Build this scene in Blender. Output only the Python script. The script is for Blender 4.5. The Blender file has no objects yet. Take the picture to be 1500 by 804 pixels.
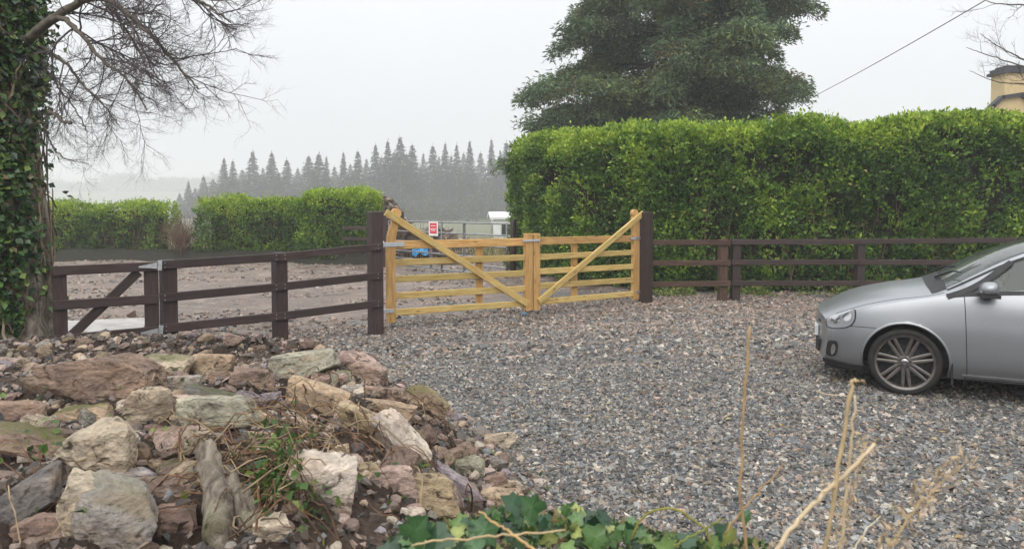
import bpy, math, random
import numpy as np
from mathutils import Vector, Matrix

scene = bpy.context.scene
PI = math.pi
rng = np.random.default_rng(7)
random.seed(7)

# ------------------------------------------------------------ camera
HAZE_D = .0019
F = 1083.0; CAMH = 1.7; PITCH = math.radians(2.5); HOR = 305.0
V0 = HOR + F * math.tan(PITCH)
cam = bpy.data.objects.new('camera', bpy.data.cameras.new('camera'))
scene.collection.objects.link(cam)
cam.location = (0, 0, CAMH)
cam.rotation_euler = (PI / 2 - PITCH, 0, 0)
cam.data.sensor_width = 36.0
cam.data.lens = F / 1500 * 36.0
cam.data.shift_y = -(402.0 - V0) / 1500.0
cam.data.clip_end = 6000
cam.data.clip_start = 0.05
cam.data.dof.use_dof = True
cam.data.dof.focus_distance = 8.5
cam.data.dof.aperture_fstop = 5.6
scene.camera = cam

# ------------------------------------------------------------ world, sun, exposure
SUN_EL, SUN_ROT = math.radians(42), math.radians(200)
world = bpy.data.worlds.new('World'); scene.world = world; world.use_nodes = True
wn, wl = world.node_tree.nodes, world.node_tree.links
wn.clear()
wo = wn.new('ShaderNodeOutputWorld'); bg = wn.new('ShaderNodeBackground')
sky = wn.new('ShaderNodeTexSky'); sky.sky_type = 'NISHITA'; sky.sun_disc = False
sky.sun_elevation = SUN_EL; sky.sun_rotation = SUN_ROT; sky.air_density = 1.5; sky.dust_density = 4.0
# an overcast sky: cloud luminance rising from horizon to zenith, a little of the blue sky behind it
tc = wn.new('ShaderNodeTexCoord'); sx = wn.new('ShaderNodeSeparateXYZ'); ramp = wn.new('ShaderNodeValToRGB')
wl.new(tc.outputs['Generated'], sx.inputs[0]); wl.new(sx.outputs['Z'], ramp.inputs[0])
cr = ramp.color_ramp
cr.elements[0].position = 0.0; cr.elements[0].color = (4.7, 4.9, 5.25, 1)
cr.elements[1].position = 1.0; cr.elements[1].color = (13.0, 13.1, 13.3, 1)
e = cr.elements.new(0.12); e.color = (5.3, 5.42, 5.65, 1)
e = cr.elements.new(0.30); e.color = (6.2, 6.28, 6.45, 1)
nz = wn.new('ShaderNodeTexNoise'); nz.inputs['Scale'].default_value = 2.2; nz.inputs['Detail'].default_value = 3
wl.new(tc.outputs['Generated'], nz.inputs['Vector'])
mr = wn.new('ShaderNodeMapRange'); mr.inputs['To Min'].default_value = 0.94; mr.inputs['To Max'].default_value = 1.06
wl.new(nz.outputs['Fac'], mr.inputs['Value'])
vm = wn.new('ShaderNodeVectorMath'); vm.operation = 'SCALE'
wl.new(ramp.outputs['Color'], vm.inputs[0]); wl.new(mr.outputs['Result'], vm.inputs['Scale'])
mx = wn.new('ShaderNodeMix'); mx.data_type = 'RGBA'; mx.inputs['Factor'].default_value = 0.94
wl.new(sky.outputs['Color'], mx.inputs['A']); wl.new(vm.outputs['Vector'], mx.inputs['B'])
wl.new(mx.outputs['Result'], bg.inputs['Color']); bg.inputs['Strength'].default_value = 0.10
wl.new(bg.outputs[0], wo.inputs['Surface'])

sun = bpy.data.objects.new('sun', bpy.data.lights.new('sun', 'SUN'))
scene.collection.objects.link(sun)
sun.data.energy = .85; sun.data.angle = math.radians(55); sun.data.color = (1.0, 0.96, 0.9)
sd = Vector((math.sin(SUN_ROT) * math.cos(SUN_EL), math.cos(SUN_ROT) * math.cos(SUN_EL), math.sin(SUN_EL)))
sun.rotation_euler = sd.to_track_quat('Z', 'Y').to_euler()
sun.location = (0, -5, 30)

scene.view_settings.view_transform = 'Standard'; scene.view_settings.look = 'None'
scene.view_settings.exposure = 0.78; scene.view_settings.gamma = 1.0
scene.render.engine = 'CYCLES'
scene.cycles.max_bounces = 6; scene.cycles.diffuse_bounces = 3; scene.cycles.volume_bounces = 3
scene.cycles.transmission_bounces = 4; scene.cycles.transparent_max_bounces = 12
scene.cycles.use_denoising = True
scene.cycles.volume_max_steps = 32

# ------------------------------------------------------------ helpers
def ray(px, py):
    xc = (px - 750.0) / F; yc = -(py - V0) / F
    c, s = math.cos(PITCH), math.sin(PITCH)
    return Vector((xc, c + yc * s, -s + yc * c))
def at(px, py, z=0.0):
    r = ray(px, py); t = (z - CAMH) / r.z
    return Vector((r.x * t, r.y * t, z))
def atY(px, py, Y):
    r = ray(px, py); t = Y / r.y
    return Vector((r.x * t, Y, CAMH + r.z * t))

def hsh(ix, iy, iz, seed):
    n = (ix * 374761393 + iy * 668265263 + iz * 2147483647 + seed * 974634777) & 0xffffffff
    n = ((n ^ (n >> 13)) * 1274126177) & 0xffffffff
    n = n ^ (n >> 16)
    return (n & 0xffff) / 65535.0
def vnoise(P, seed=0):
    P = np.asarray(P, float)
    if P.shape[1] == 2: P = np.c_[P, np.zeros(len(P))]
    i = np.floor(P).astype(np.int64); f = P - i; f = f * f * (3 - 2 * f)
    r = 0
    for dx in (0, 1):
        for dy in (0, 1):
            for dz in (0, 1):
                w = (f[:, 0] if dx else 1 - f[:, 0]) * (f[:, 1] if dy else 1 - f[:, 1]) * (f[:, 2] if dz else 1 - f[:, 2])
                r = r + w * hsh(i[:, 0] + dx, i[:, 1] + dy, i[:, 2] + dz, seed)
    return r * 2 - 1
def fbm(P, seed=0, octv=4, gain=0.5):
    P = np.asarray(P, float); a = 1.0; r = 0
    for k in range(octv):
        r = r + a * vnoise(P * (2.03 ** k), seed + k); a *= gain
    return r
def sstep(a, b, x):
    t = np.clip((np.asarray(x, float) - a) / (b - a), 0, 1); return t * t * (3 - 2 * t)

def link(o, parent=None):
    scene.collection.objects.link(o)
    if parent is not None: o.parent = parent
    return o
def np_mesh(name, V, Fc, mats, col=None, smooth=False, mi=None, loose=None):
    """V (n,3), Fc (m,k) array or list of such arrays."""
    me = bpy.data.meshes.new(name)
    Fl = Fc if isinstance(Fc, list) else [Fc]
    Fl = [np.asarray(f, np.int32) for f in Fl if len(f)]
    V = np.asarray(V, np.float32)
    me.vertices.add(len(V)); me.vertices.foreach_set('co', V.ravel())
    tot = np.concatenate([np.full(len(f), f.shape[1], np.int32) for f in Fl])
    idx = np.concatenate([f.ravel() for f in Fl])
    me.loops.add(len(idx)); me.loops.foreach_set('vertex_index', idx)
    me.polygons.add(len(tot))
    st = np.zeros(len(tot), np.int32); st[1:] = np.cumsum(tot)[:-1]
    me.polygons.foreach_set('loop_start', st); me.polygons.foreach_set('loop_total', tot)
    if mi is not None: me.polygons.foreach_set('material_index', np.asarray(mi, np.int32))
    me.update(calc_edges=True)
    me.polygons.foreach_set('use_smooth', np.full(len(tot), smooth, bool))
    if col is not None:
        at_ = me.attributes.new('tint', 'FLOAT_COLOR', 'POINT')
        c = np.ones((len(V), 4), np.float32); c[:, :3] = col
        at_.data.foreach_set('color', c.ravel())
    for m in (mats if isinstance(mats, (list, tuple)) else [mats]): me.materials.append(m)
    return me
def ob(name, me, parent=None, kind=None):
    o = bpy.data.objects.new(name, me); link(o, parent)
    if kind: o['kind'] = kind
    return o
def tag(o, label, cat=None, group=None):
    o['label'] = label
    if cat: o['category'] = cat
    if group: o['group'] = group
    return o
def empty(name, loc, label, cat, group=None, rz=0.0):
    o = bpy.data.objects.new(name, None); link(o); o.location = loc; o.rotation_euler = (0, 0, rz)
    o.empty_display_size = 0.2
    tag(o, label, cat, group); return o
def copy_tree(o, parent=None):
    c = o.copy(); scene.collection.objects.link(c)
    if parent is not None: c.parent = parent
    for ch in list(o.children): copy_tree(ch, c)
    return c

class MB:
    """collects boxes and tubes into one mesh"""
    def __init__(s): s.V = []; s.Q = []; s.T = []; s.n = 0; s.C = []
    def add(s, V, Q=(), T=(), col=None):
        V = np.asarray(V, float)
        s.V.append(V)
        if len(Q): s.Q.append(np.asarray(Q) + s.n)
        if len(T): s.T.append(np.asarray(T) + s.n)
        if col is not None: s.C.append(np.tile(np.asarray(col, float), (len(V), 1)))
        s.n += len(V)
    def box(s, c, size, R=None, col=None):
        h = np.array(size) / 2
        v = np.array([[x, y, z] for x in (-1, 1) for y in (-1, 1) for z in (-1, 1)]) * h
        if R is not None: v = v @ np.array(R).T
        s.add(v + np.array(c), [[0, 1, 3, 2], [4, 6, 7, 5], [0, 4, 5, 1], [2, 3, 7, 6], [0, 2, 6, 4], [1, 5, 7, 3]], col=col)
    def tube(s, P, r, sides=6, cap=True, col=None):
        P = np.asarray(P, float); n = len(P)
        r = np.broadcast_to(np.asarray(r, float), (n,))
        T = np.gradient(P, axis=0); T /= np.linalg.norm(T, axis=1)[:, None] + 1e-12
        ref = np.array([0, 0, 1.0]) if abs(T[0, 2]) < 0.9 else np.array([1.0, 0, 0])
        A = np.cross(T, ref); A /= np.linalg.norm(A, axis=1)[:, None] + 1e-12
        B = np.cross(T, A)
        a = np.arange(sides) * 2 * PI / sides
        V = P[:, None, :] + r[:, None, None] * (np.cos(a)[None, :, None] * A[:, None, :] + np.sin(a)[None, :, None] * B[:, None, :])
        i = np.arange(n - 1)[:, None] * sides; j = np.arange(sides)[None, :]; k = (j + 1) % sides
        Q = np.stack([i + j, i + k, i + sides + k, i + sides + j], -1).reshape(-1, 4)
        V = V.reshape(-1, 3); Tt = []
        if cap:
            V = np.vstack([V, P[:1], P[-1:]]); a0 = n * sides; b0 = a0 + 1
            for q in range(sides):
                w = (q + 1) % sides
                Tt.append([a0, w, q]); Tt.append([b0, (n - 1) * sides + q, (n - 1) * sides + w])
        s.add(V, Q, Tt, col)
    def mesh(s, name, mat, smooth=False):
        Fl = []
        if s.Q: Fl.append(np.vstack(s.Q))
        if s.T: Fl.append(np.vstack(s.T))
        return np_mesh(name, np.vstack(s.V), Fl, mat, col=np.vstack(s.C) if s.C else None, smooth=smooth)
    def build(s, name, mat, parent=None, smooth=False, kind=None):
        return ob(name, s.mesh(name, mat, smooth), parent, kind)

def leaves_mesh(name, C, D, N, L, W, col, mat, fold=0.15):
    """kite-shaped leaves: C base points, D directions, N normals"""
    D = D / (np.linalg.norm(D, axis=1)[:, None] + 1e-9)
    S = np.cross(D, N); S /= np.linalg.norm(S, axis=1)[:, None] + 1e-9
    N2 = np.cross(S, D)
    L = np.broadcast_to(L, (len(C),))[:, None]; W = np.broadcast_to(W, (len(C),))[:, None]
    v = np.stack([C, C + D * L * .45 + S * W / 2 + N2 * W * fold, C + D * L, C + D * L * .45 - S * W / 2 + N2 * W * fold], 1).reshape(-1, 3)
    q = np.arange(len(C) * 4).reshape(-1, 4)
    return np_mesh(name, v, q, mat, col=np.repeat(col, 4, axis=0))
def rand_dirs(n, up=0.0, r=rng):
    d = r.normal(size=(n, 3)); d /= np.linalg.norm(d, axis=1)[:, None]; d[:, 2] += up
    return d / np.linalg.norm(d, axis=1)[:, None]

# ------------------------------------------------------------ materials
def mat_new(name, rough=0.7, spec=0.5, metal=0.0, col=(.5, .5, .5)):
    m = bpy.data.materials.new(name); m.use_nodes = True
    p = m.node_tree.nodes['Principled BSDF']
    p.inputs['Base Color'].default_value = (*col, 1); p.inputs['Roughness'].default_value = rough
    p.inputs['Specular IOR Level'].default_value = spec; p.inputs['Metallic'].default_value = metal
    return m, m.node_tree.nodes, m.node_tree.links, p
def ramp_node(n, stops):
    r = n.new('ShaderNodeValToRGB'); cr = r.color_ramp
    while len(cr.elements) < len(stops): cr.elements.new(0.5)
    for e, (p, c) in zip(cr.elements, stops):
        e.position = p; e.color = (*c, 1) if len(c) == 3 else c
    return r
def noise(n, l, vec, scale, detail=4, rough=.5, dist=0.0):
    t = n.new('ShaderNodeTexNoise'); t.inputs['Scale'].default_value = scale; t.inputs['Detail'].default_value = detail
    t.inputs['Roughness'].default_value = rough; t.inputs['Distortion'].default_value = dist
    if vec is not None: l.new(vec, t.inputs['Vector'])
    return t
def mapping(n, l, vec, scale=(1, 1, 1), loc=None):
    m = n.new('ShaderNodeMapping'); m.inputs['Scale'].default_value = scale; l.new(vec, m.inputs['Vector'])
    if loc is not None: l.new(loc, m.inputs['Location'])
    return m
def mixc(n, l, fac, a, b, mode='MIX'):
    m = n.new('ShaderNodeMix'); m.data_type = 'RGBA'; m.blend_type = mode
    for k, v in (('Factor', fac), ('A', a), ('B', b)):
        if isinstance(v, (int, float)): m.inputs[k].default_value = v
        elif isinstance(v, tuple): m.inputs[k].default_value = (*v, 1)
        else: l.new(v, m.inputs[k])
    return m.outputs['Result']
def math_n(n, l, op, a, b=None, clamp=False):
    m = n.new('ShaderNodeMath'); m.operation = op; m.use_clamp = clamp
    for i, v in enumerate((a, b)):
        if v is None: continue
        if isinstance(v, (int, float)): m.inputs[i].default_value = v
        else: l.new(v, m.inputs[i])
    return m.outputs[0]
def bump(n, l, p, h, strength=.3, dist=.01):
    b = n.new('ShaderNodeBump'); b.inputs['Strength'].default_value = strength; b.inputs['Distance'].default_value = dist
    l.new(h, b.inputs['Height']); l.new(b.outputs[0], p.inputs['Normal']); return b
def maprange(n, l, v, a, b, c, d):
    m = n.new('ShaderNodeMapRange'); l.new(v, m.inputs['Value'])
    for k, x in zip(('From Min', 'From Max', 'To Min', 'To Max'), (a, b, c, d)): m.inputs[k].default_value = x
    return m.outputs['Result']

def wood(name, dark, mid, light, rough=.7, knots=True, green=None):
    m, n, l, p = mat_new(name, rough, .35)
    tc = n.new('ShaderNodeTexCoord'); oi = n.new('ShaderNodeObjectInfo')
    cb = n.new('ShaderNodeCombineXYZ')
    for k in range(3): l.new(math_n(n, l, 'MULTIPLY', oi.outputs['Random'], (37.0, 11.0, 23.0)[k]), cb.inputs[k])
    mp = mapping(n, l, tc.outputs['Object'], (1.2, 14, 14), cb.outputs[0])
    g = noise(n, l, mp.outputs[0], 3.0, 6, .6, .6)
    r = ramp_node(n, [(.28, dark), (.5, mid), (.72, light)]); l.new(g.outputs['Fac'], r.inputs[0])
    c = r.outputs[0]
    mp2 = mapping(n, l, tc.outputs['Object'], (1, 3, 3), cb.outputs[0])
    big = noise(n, l, mp2.outputs[0], 2.2, 3)
    c = mixc(n, l, maprange(n, l, big.outputs['Fac'], .35, .7, 0, .55), c, green if green else tuple(.6 * x for x in mid))
    if knots:
        mp3 = mapping(n, l, tc.outputs['Object'], (2.6, 9, 9), cb.outputs[0])
        v = n.new('ShaderNodeTexVoronoi'); v.inputs['Scale'].default_value = 1.1; l.new(mp3.outputs[0], v.inputs['Vector'])
        k = maprange(n, l, v.outputs['Distance'], .03, .16, 1, 0)
        c = mixc(n, l, math_n(n, l, 'MULTIPLY', k, .75, True), c, tuple(.35 * x for x in dark))
    var = maprange(n, l, oi.outputs['Random'], 0, 1, .82, 1.12)
    hs = n.new('ShaderNodeHueSaturation'); l.new(c, hs.inputs['Color']); l.new(var, hs.inputs['Value'])
    l.new(hs.outputs[0], p.inputs['Base Color'])
    bump(n, l, p, g.outputs['Fac'], .35, .006)
    return m
M = {}
M['fresh_wood'] = wood('fresh_wood', (.30, .18, .06), (.54, .37, .13), (.70, .52, .22), green=(.42, .34, .11))
M['orange_wood'] = wood('orange_wood', (.36, .18, .055), (.58, .34, .12), (.72, .47, .20), knots=True)
M['dark_wood'] = wood('dark_wood', (.022, .013, .011), (.046, .029, .025), (.080, .054, .047), rough=.6, knots=False, green=(.055, .042, .042))
M['worn_wood'] = wood('worn_wood', (.05, .026, .018), (.085, .048, .034), (.13, .085, .065), rough=.75, knots=False)

m, n, l, p = mat_new('galvanised', .45, .5, .85, (.62, .64, .66)); M['galv'] = m
tc = n.new('ShaderNodeTexCoord'); v = n.new('ShaderNodeTexVoronoi'); v.inputs['Scale'].default_value = 45; l.new(tc.outputs['Object'], v.inputs['Vector'])
l.new(mixc(n, l, maprange(n, l, v.outputs['Color'], 0, 1, 0, 1), (.48, .5, .52), (.72, .73, .74)), p.inputs['Base Color'])

def tint_mat(name, rough=.6, spec=.4, trans=0.0, var=.25, nscale=60, bumpk=0.0, mul=1.0):
    """colour from the per-piece 'tint' attribute, with fine noise"""
    m, n, l, p = mat_new(name, rough, spec)
    a = n.new('ShaderNodeAttribute'); a.attribute_name = 'tint'
    tc = n.new('ShaderNodeTexCoord'); g = noise(n, l, tc.outputs['Object'], nscale, 3)
    hs = n.new('ShaderNodeHueSaturation'); l.new(a.outputs['Color'], hs.inputs['Color'])
    l.new(maprange(n, l, g.outputs['Fac'], .3, .7, (1 - var) * mul, (1 + var) * mul), hs.inputs['Value'])
    l.new(hs.outputs[0], p.inputs['Base Color'])
    if bumpk: bump(n, l, p, g.outputs['Fac'], bumpk, .01)
    if trans:
        t = n.new('ShaderNodeBsdfTranslucent'); l.new(hs.outputs[0], t.inputs['Color'])
        ms = n.new('ShaderNodeMixShader'); ms.inputs[0].default_value = trans
        o = n['Material Output']; l.new(p.outputs[0], ms.inputs[1]); l.new(t.outputs[0], ms.inputs[2]); l.new(ms.outputs[0], o.inputs['Surface'])
    return m
M['leaf'] = tint_mat('hedge_leaf', .45, .45, .3, .15, 8)
M['ivy'] = tint_mat('ivy_leaf_gloss', .34, .5, .15, .3, 30)
M['needle'] = tint_mat('needle', .75, .2, .15, .25, 3)
M['chip'] = tint_mat('stone_chip', .55, .45, 0, .3, 90, .3)
M['twig'] = tint_mat('twig', .85, .2, 0, .3, 20)
M['dry'] = tint_mat('dry_stalk', .7, .3, .1, .25, 25)

# rock: object colour gives the stone, its alpha (1 - alpha) the moss
m, n, l, p = mat_new('rock', .8, .3); M['rock'] = m
tc = n.new('ShaderNodeTexCoord'); oi = n.new('ShaderNodeObjectInfo'); geo = n.new('ShaderNodeNewGeometry')
cb = n.new('ShaderNodeCombineXYZ')
for k in range(3): l.new(math_n(n, l, 'MULTIPLY', oi.outputs['Random'], (17.0, 31.0, 53.0)[k]), cb.inputs[k])
mp = mapping(n, l, tc.outputs['Object'], (1, 1, 1.6), cb.outputs[0])
n1 = noise(n, l, mp.outputs[0], 5, 8, .62, .5); n2 = noise(n, l, mp.outputs[0], 26, 6, .65); n3 = noise(n, l, mp.outputs[0], 2.6, 5, .6, 1.2)
n4 = noise(n, l, mp.outputs[0], 9, 8, .7, 1.5)
r1 = ramp_node(n, [(.28, (.45, .42, .40)), (.5, (1, 1, 1)), (.72, (1.45, 1.4, 1.32))]); l.new(n1.outputs['Fac'], r1.inputs[0])
c = mixc(n, l, 1.0, oi.outputs['Color'], r1.outputs[0], 'MULTIPLY')
c = mixc(n, l, maprange(n, l, n3.outputs['Fac'], .50, .66, 0, .5), c, (.33, .22, .14))
c = mixc(n, l, maprange(n, l, n4.outputs['Fac'], .58, .68, 0, .55), c, (.42, .37, .30))
c = mixc(n, l, maprange(n, l, n4.outputs['Fac'], .46, .36, 0, .9), c, (.04, .028, .02))
r2 = ramp_node(n, [(.3, (.6, .6, .6)), (.7, (1.3, 1.3, 1.3))]); l.new(n2.outputs['Fac'], r2.inputs[0])
c = mixc(n, l, 1.0, c, r2.outputs[0], 'MULTIPLY')
sxyz = n.new('ShaderNodeSeparateXYZ'); l.new(geo.outputs['Normal'], sxyz.inputs[0])
mo = math_n(n, l, 'ADD', sxyz.outputs['Z'], math_n(n, l, 'MULTIPLY', n3.outputs['Fac'], 1.6))
mo = math_n(n, l, 'ADD', mo, math_n(n, l, 'MULTIPLY', n2.outputs['Fac'], .9)); mo = maprange(n, l, mo, 1.75, 2.25, 0, .85)
mo = math_n(n, l, 'MULTIPLY', mo, math_n(n, l, 'SUBTRACT', 1.0, oi.outputs['Alpha']), True)
c = mixc(n, l, mo, c, (.085, .095, .025))
l.new(c, p.inputs['Base Color'])
hh = math_n(n, l, 'ADD', n1.outputs['Fac'], math_n(n, l, 'MULTIPLY', n2.outputs['Fac'], .5))
bump(n, l, p, hh, .9, .045)

# soil
m, n, l, p = mat_new('soil', .85, .3); M['soil'] = m
tc = n.new('ShaderNodeTexCoord')
n1 = noise(n, l, tc.outputs['Object'], 3, 8, .65); n2 = noise(n, l, tc.outputs['Object'], 40, 6, .7)
r = ramp_node(n, [(.3, (.02, .013, .009)), (.5, (.055, .036, .026)), (.7, (.13, .09, .065))]); l.new(n1.outputs['Fac'], r.inputs[0])
r2 = ramp_node(n, [(.3, (.5, .5, .5)), (.7, (1.4, 1.4, 1.4))]); l.new(n2.outputs['Fac'], r2.inputs[0])
l.new(mixc(n, l, 1.0, r.outputs[0], r2.outputs[0], 'MULTIPLY'), p.inputs['Base Color'])
bump(n, l, p, math_n(n, l, 'ADD', n1.outputs['Fac'], n2.outputs['Fac']), .9, .04)

# ground: gravel / mud / grass by the 'tint' attribute channels (R gravel, G grass)
m, n, l, p = mat_new('ground', .7, .4); M['ground'] = m
tc = n.new('ShaderNodeTexCoord'); a = n.new('ShaderNodeAttribute'); a.attribute_name = 'tint'
sp = n.new('ShaderNodeSeparateColor'); l.new(a.outputs['Color'], sp.inputs[0])
big = noise(n, l, tc.outputs['Object'], .55, 7, .6, .6); fine = noise(n, l, tc.outputs['Object'], 14, 8, .7)
mp = mapping(n, l, tc.outputs['Object'], (1, 2.6, 1)); st = noise(n, l, mp.outputs[0], 1.6, 7, .65, .8)
vo = n.new('ShaderNodeTexVoronoi'); vo.inputs['Scale'].default_value = 38; l.new(tc.outputs['Object'], vo.inputs['Vector'])
grv = ramp_node(n, [(0, (.045, .045, .05)), (.35, (.10, .098, .10)), (.6, (.16, .15, .145)), (.85, (.22, .19, .165)), (1, (.34, .32, .30))])
l.new(vo.outputs['Color'], grv.inputs[0])
mud = ramp_node(n, [(.30, (.075, .056, .044)), (.46, (.175, .135, .11)), (.60, (.29, .235, .20)), (.8, (.46, .41, .38))]); l.new(st.outputs['Fac'], mud.inputs[0])
mr2 = ramp_node(n, [(.3, (.6, .58, .55)), (.7, (1.25, 1.25, 1.25))]); l.new(fine.outputs['Fac'], mr2.inputs[0])
mudc = mixc(n, l, 1.0, mud.outputs[0], mr2.outputs[0], 'MULTIPLY')
gr = ramp_node(n, [(.3, (.05, .06, .02)), (.55, (.12, .13, .045)), (.75, (.24, .21, .10))]); l.new(big.outputs['Fac'], gr.inputs[0])
gf = math_n(n, l, 'ADD', sp.outputs['Red'], math_n(n, l, 'MULTIPLY', math_n(n, l, 'SUBTRACT', big.outputs['Fac'], .5), 1.1))
gf = maprange(n, l, gf, .4, .6, 0, 1)
c = mixc(n, l, gf, mudc, grv.outputs[0])
c = mixc(n, l, sp.outputs['Green'], c, gr.outputs[0])
l.new(c, p.inputs['Base Color'])
l.new(maprange(n, l, st.outputs['Fac'], .35, .6, .22, .8), p.inputs['Roughness'])
bump(n, l, p, math_n(n, l, 'ADD', fine.outputs['Fac'], math_n(n, l, 'MULTIPLY', vo.outputs['Distance'], .6)), .8, .03)

# bark
m, n, l, p = mat_new('bark', .9, .2); M['bark'] = m
tc = n.new('ShaderNodeTexCoord'); mp = mapping(n, l, tc.outputs['Object'], (1, 1, .4))
n1 = noise(n, l, mp.outputs[0], 9, 8, .7, .8); n2 = noise(n, l, tc.outputs['Object'], 2.2, 5, .6)
r = ramp_node(n, [(.34, (.035, .028, .022)), (.46, (.17, .14, .11)), (.56, (.32, .28, .22)), (.72, (.48, .44, .37))]); l.new(n1.outputs['Fac'], r.inputs[0])
c = mixc(n, l, maprange(n, l, n2.outputs['Fac'], .56, .70, 0, .6), r.outputs[0], (.13, .14, .045))
l.new(c, p.inputs['Base Color']); bump(n, l, p, n1.outputs['Fac'], 1.0, .05)

def flat_noise(name, c1, c2, rough=.7, scale=6, bk=.2, metal=0, spec=.4, zs=1.0):
    m, n, l, p = mat_new(name, rough, spec, metal)
    tc = n.new('ShaderNodeTexCoord'); mp = mapping(n, l, tc.outputs['Object'], (1, 1, zs)); g = noise(n, l, mp.outputs[0], scale, 7, .62)
    r = ramp_node(n, [(.32, c1), (.68, c2)]); l.new(g.outputs['Fac'], r.inputs[0]); l.new(r.outputs[0], p.inputs['Base Color'])
    if bk: bump(n, l, p, g.outputs['Fac'], bk, .01)
    return m
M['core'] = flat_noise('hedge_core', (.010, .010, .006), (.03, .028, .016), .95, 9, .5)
M['concrete'] = flat_noise('concrete', (.30, .28, .26), (.52, .50, .47), .6, 5, .15)
M['render_wall'] = flat_noise('yellow_render', (.55, .42, .22), (.66, .52, .29), .85, 3, .1)
M['coping'] = flat_noise('dark_coping', (.03, .03, .035), (.06, .06, .065), .7, 5)
M['slate'] = flat_noise('roof_slate', (.06, .06, .07), (.12, .12, .13), .6, 12)
M['white_panel'] = flat_noise('white_panel', (.66, .68, .68), (.82, .83, .83), .5, 2, .02)
M['cream'] = flat_noise('cream_panel', (.45, .42, .33), (.56, .53, .43), .6, 3, .02)
M['dark_glass'] = flat_noise('window_glass_dark', (.02, .025, .03), (.04, .045, .05), .08, 2, 0, spec=.6)
M['steel_dark'] = flat_noise('dull_steel', (.10, .105, .11), (.24, .25, .26), .45, 8, .05, metal=.6)
M['white'] = flat_noise('white_sign', (.76, .76, .76), (.82, .82, .82), .5, 4, 0)
M['red'] = flat_noise('red_sign', (.62, .05, .06), (.70, .07, .08), .5, 4, 0)
M['blue_plastic'] = flat_noise('blue_plastic', (.03, .25, .55), (.08, .42, .75), .4, 12, .3)
M['gate_tube'] = flat_noise('weathered_tube', (.22, .23, .235), (.36, .37, .375), .5, 6, .03, metal=.5)
M['cable'] = flat_noise('cable_rubber', (.10, .10, .105), (.14, .14, .145), .6, 5, 0)

# ============================================================ TERRAIN
FLX = [-30, -9, -3.9, -1.87, 2.37, 6, 20, 60]; FLY = [2, 4.1, 8.29, 9.95, 13.15, 13.7, 14.8, 17]
def yline(x): return np.interp(x, FLX, FLY)
def track(x, y):
    """how strongly a tyre has run over this spot"""
    t = 0
    for (a, b, c_, w_) in ((9.35, .10, .045, .13), (10.75, .13, .040, .15), (8.0, .16, .06, .10), (12.0, .06, .02, .2)):
        d = np.abs(y - (a + b * (x - .5) + c_ * (x - .5) ** 2) + .05 * np.sin(x * 2.1)); t = t + np.exp(-(d / w_) ** 2) * sstep(-2.2, -.8, x) * sstep(8, 5, x)
    return np.clip(t, 0, 1)
def gz(x, y):
    x = np.asarray(x, float); y = np.asarray(y, float)
    P = np.c_[x.ravel(), y.ravel()]
    z = .025 * fbm(P * .7, 3, 3) + .010 * fbm(P * 3.1, 9, 2)
    behind = sstep(.3, 2, y.ravel() - yline(x.ravel()))
    z = z + behind * (.030 * fbm(P * np.array([1.2, 3.0]), 21, 4))
    z = z * sstep(200, 40, np.abs(y.ravel()))
    z = z - 1.6 * sstep(28, 48, y.ravel()) + 20 * sstep(480, 760, y.ravel())
    # wheel tracks turning in through the gate
    z -= .025 * track(x.ravel(), y.ravel())
    return z.reshape(x.shape)
    for off in (0, 1.5):
        d = np.abs((y.ravel() - (9.2 + off * .8 + .22 * (x.ravel() - 1) + .05 * (x.ravel() - 1) ** 2)))
        z -= .03 * np.exp(-(d / .16) ** 2) * sstep(-3.5, -1, x.ravel()) * sstep(7, 3, x.ravel())
    return z.reshape(x.shape)
def gzs(x, y): return float(gz(np.array([x]), np.array([y]))[0])

def axis(fa, fb, step, lo, hi, g=1.25):
    a = list(np.arange(fa, fb + 1e-6, step)); s = step
    while a[-1] < hi: s *= g; a.append(a[-1] + s)
    s = step
    while a[0] > lo: s *= g; a.insert(0, a[0] - s)
    return np.array(a)
xs = axis(-9, 11, .11, -1500, 1500); ys = axis(2.5, 27, .11, -60, 2200)
X, Y = np.meshgrid(xs, ys)
Z = gz(X, Y)
nx, ny = len(xs), len(ys)
i = np.arange(ny - 1)[:, None] * nx + np.arange(nx - 1)[None, :]
q = np.stack([i, i + 1, i + nx + 1, i + nx], -1).reshape(-1, 4)
dd = Y - yline(X)
grav = np.where(dd < 0, 1.0, np.clip(.85 - dd * .16, .0, 1)) * (1 - .65 * sstep(-1.5, -3.5, X) * sstep(5.5, 7, Y)) * (1 - .8 * sstep(-3.0, -6, X))
grav = np.where(dd < 0, grav * (1 - .35 * sstep(9.5, 12.5, Y)), grav)
grav = grav * (1 - .62 * track(X, Y))
grass = sstep(25, 29, Y) * .9
grass = np.maximum(grass, sstep(60, 200, np.abs(X)))
colr = np.stack([grav.ravel(), grass.ravel(), np.zeros(grav.size)], 1)
ob('ground', np_mesh('ground', np.stack([X.ravel(), Y.ravel(), Z.ravel()], 1), q, M['ground'], col=colr, smooth=True), kind='structure')

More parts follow.
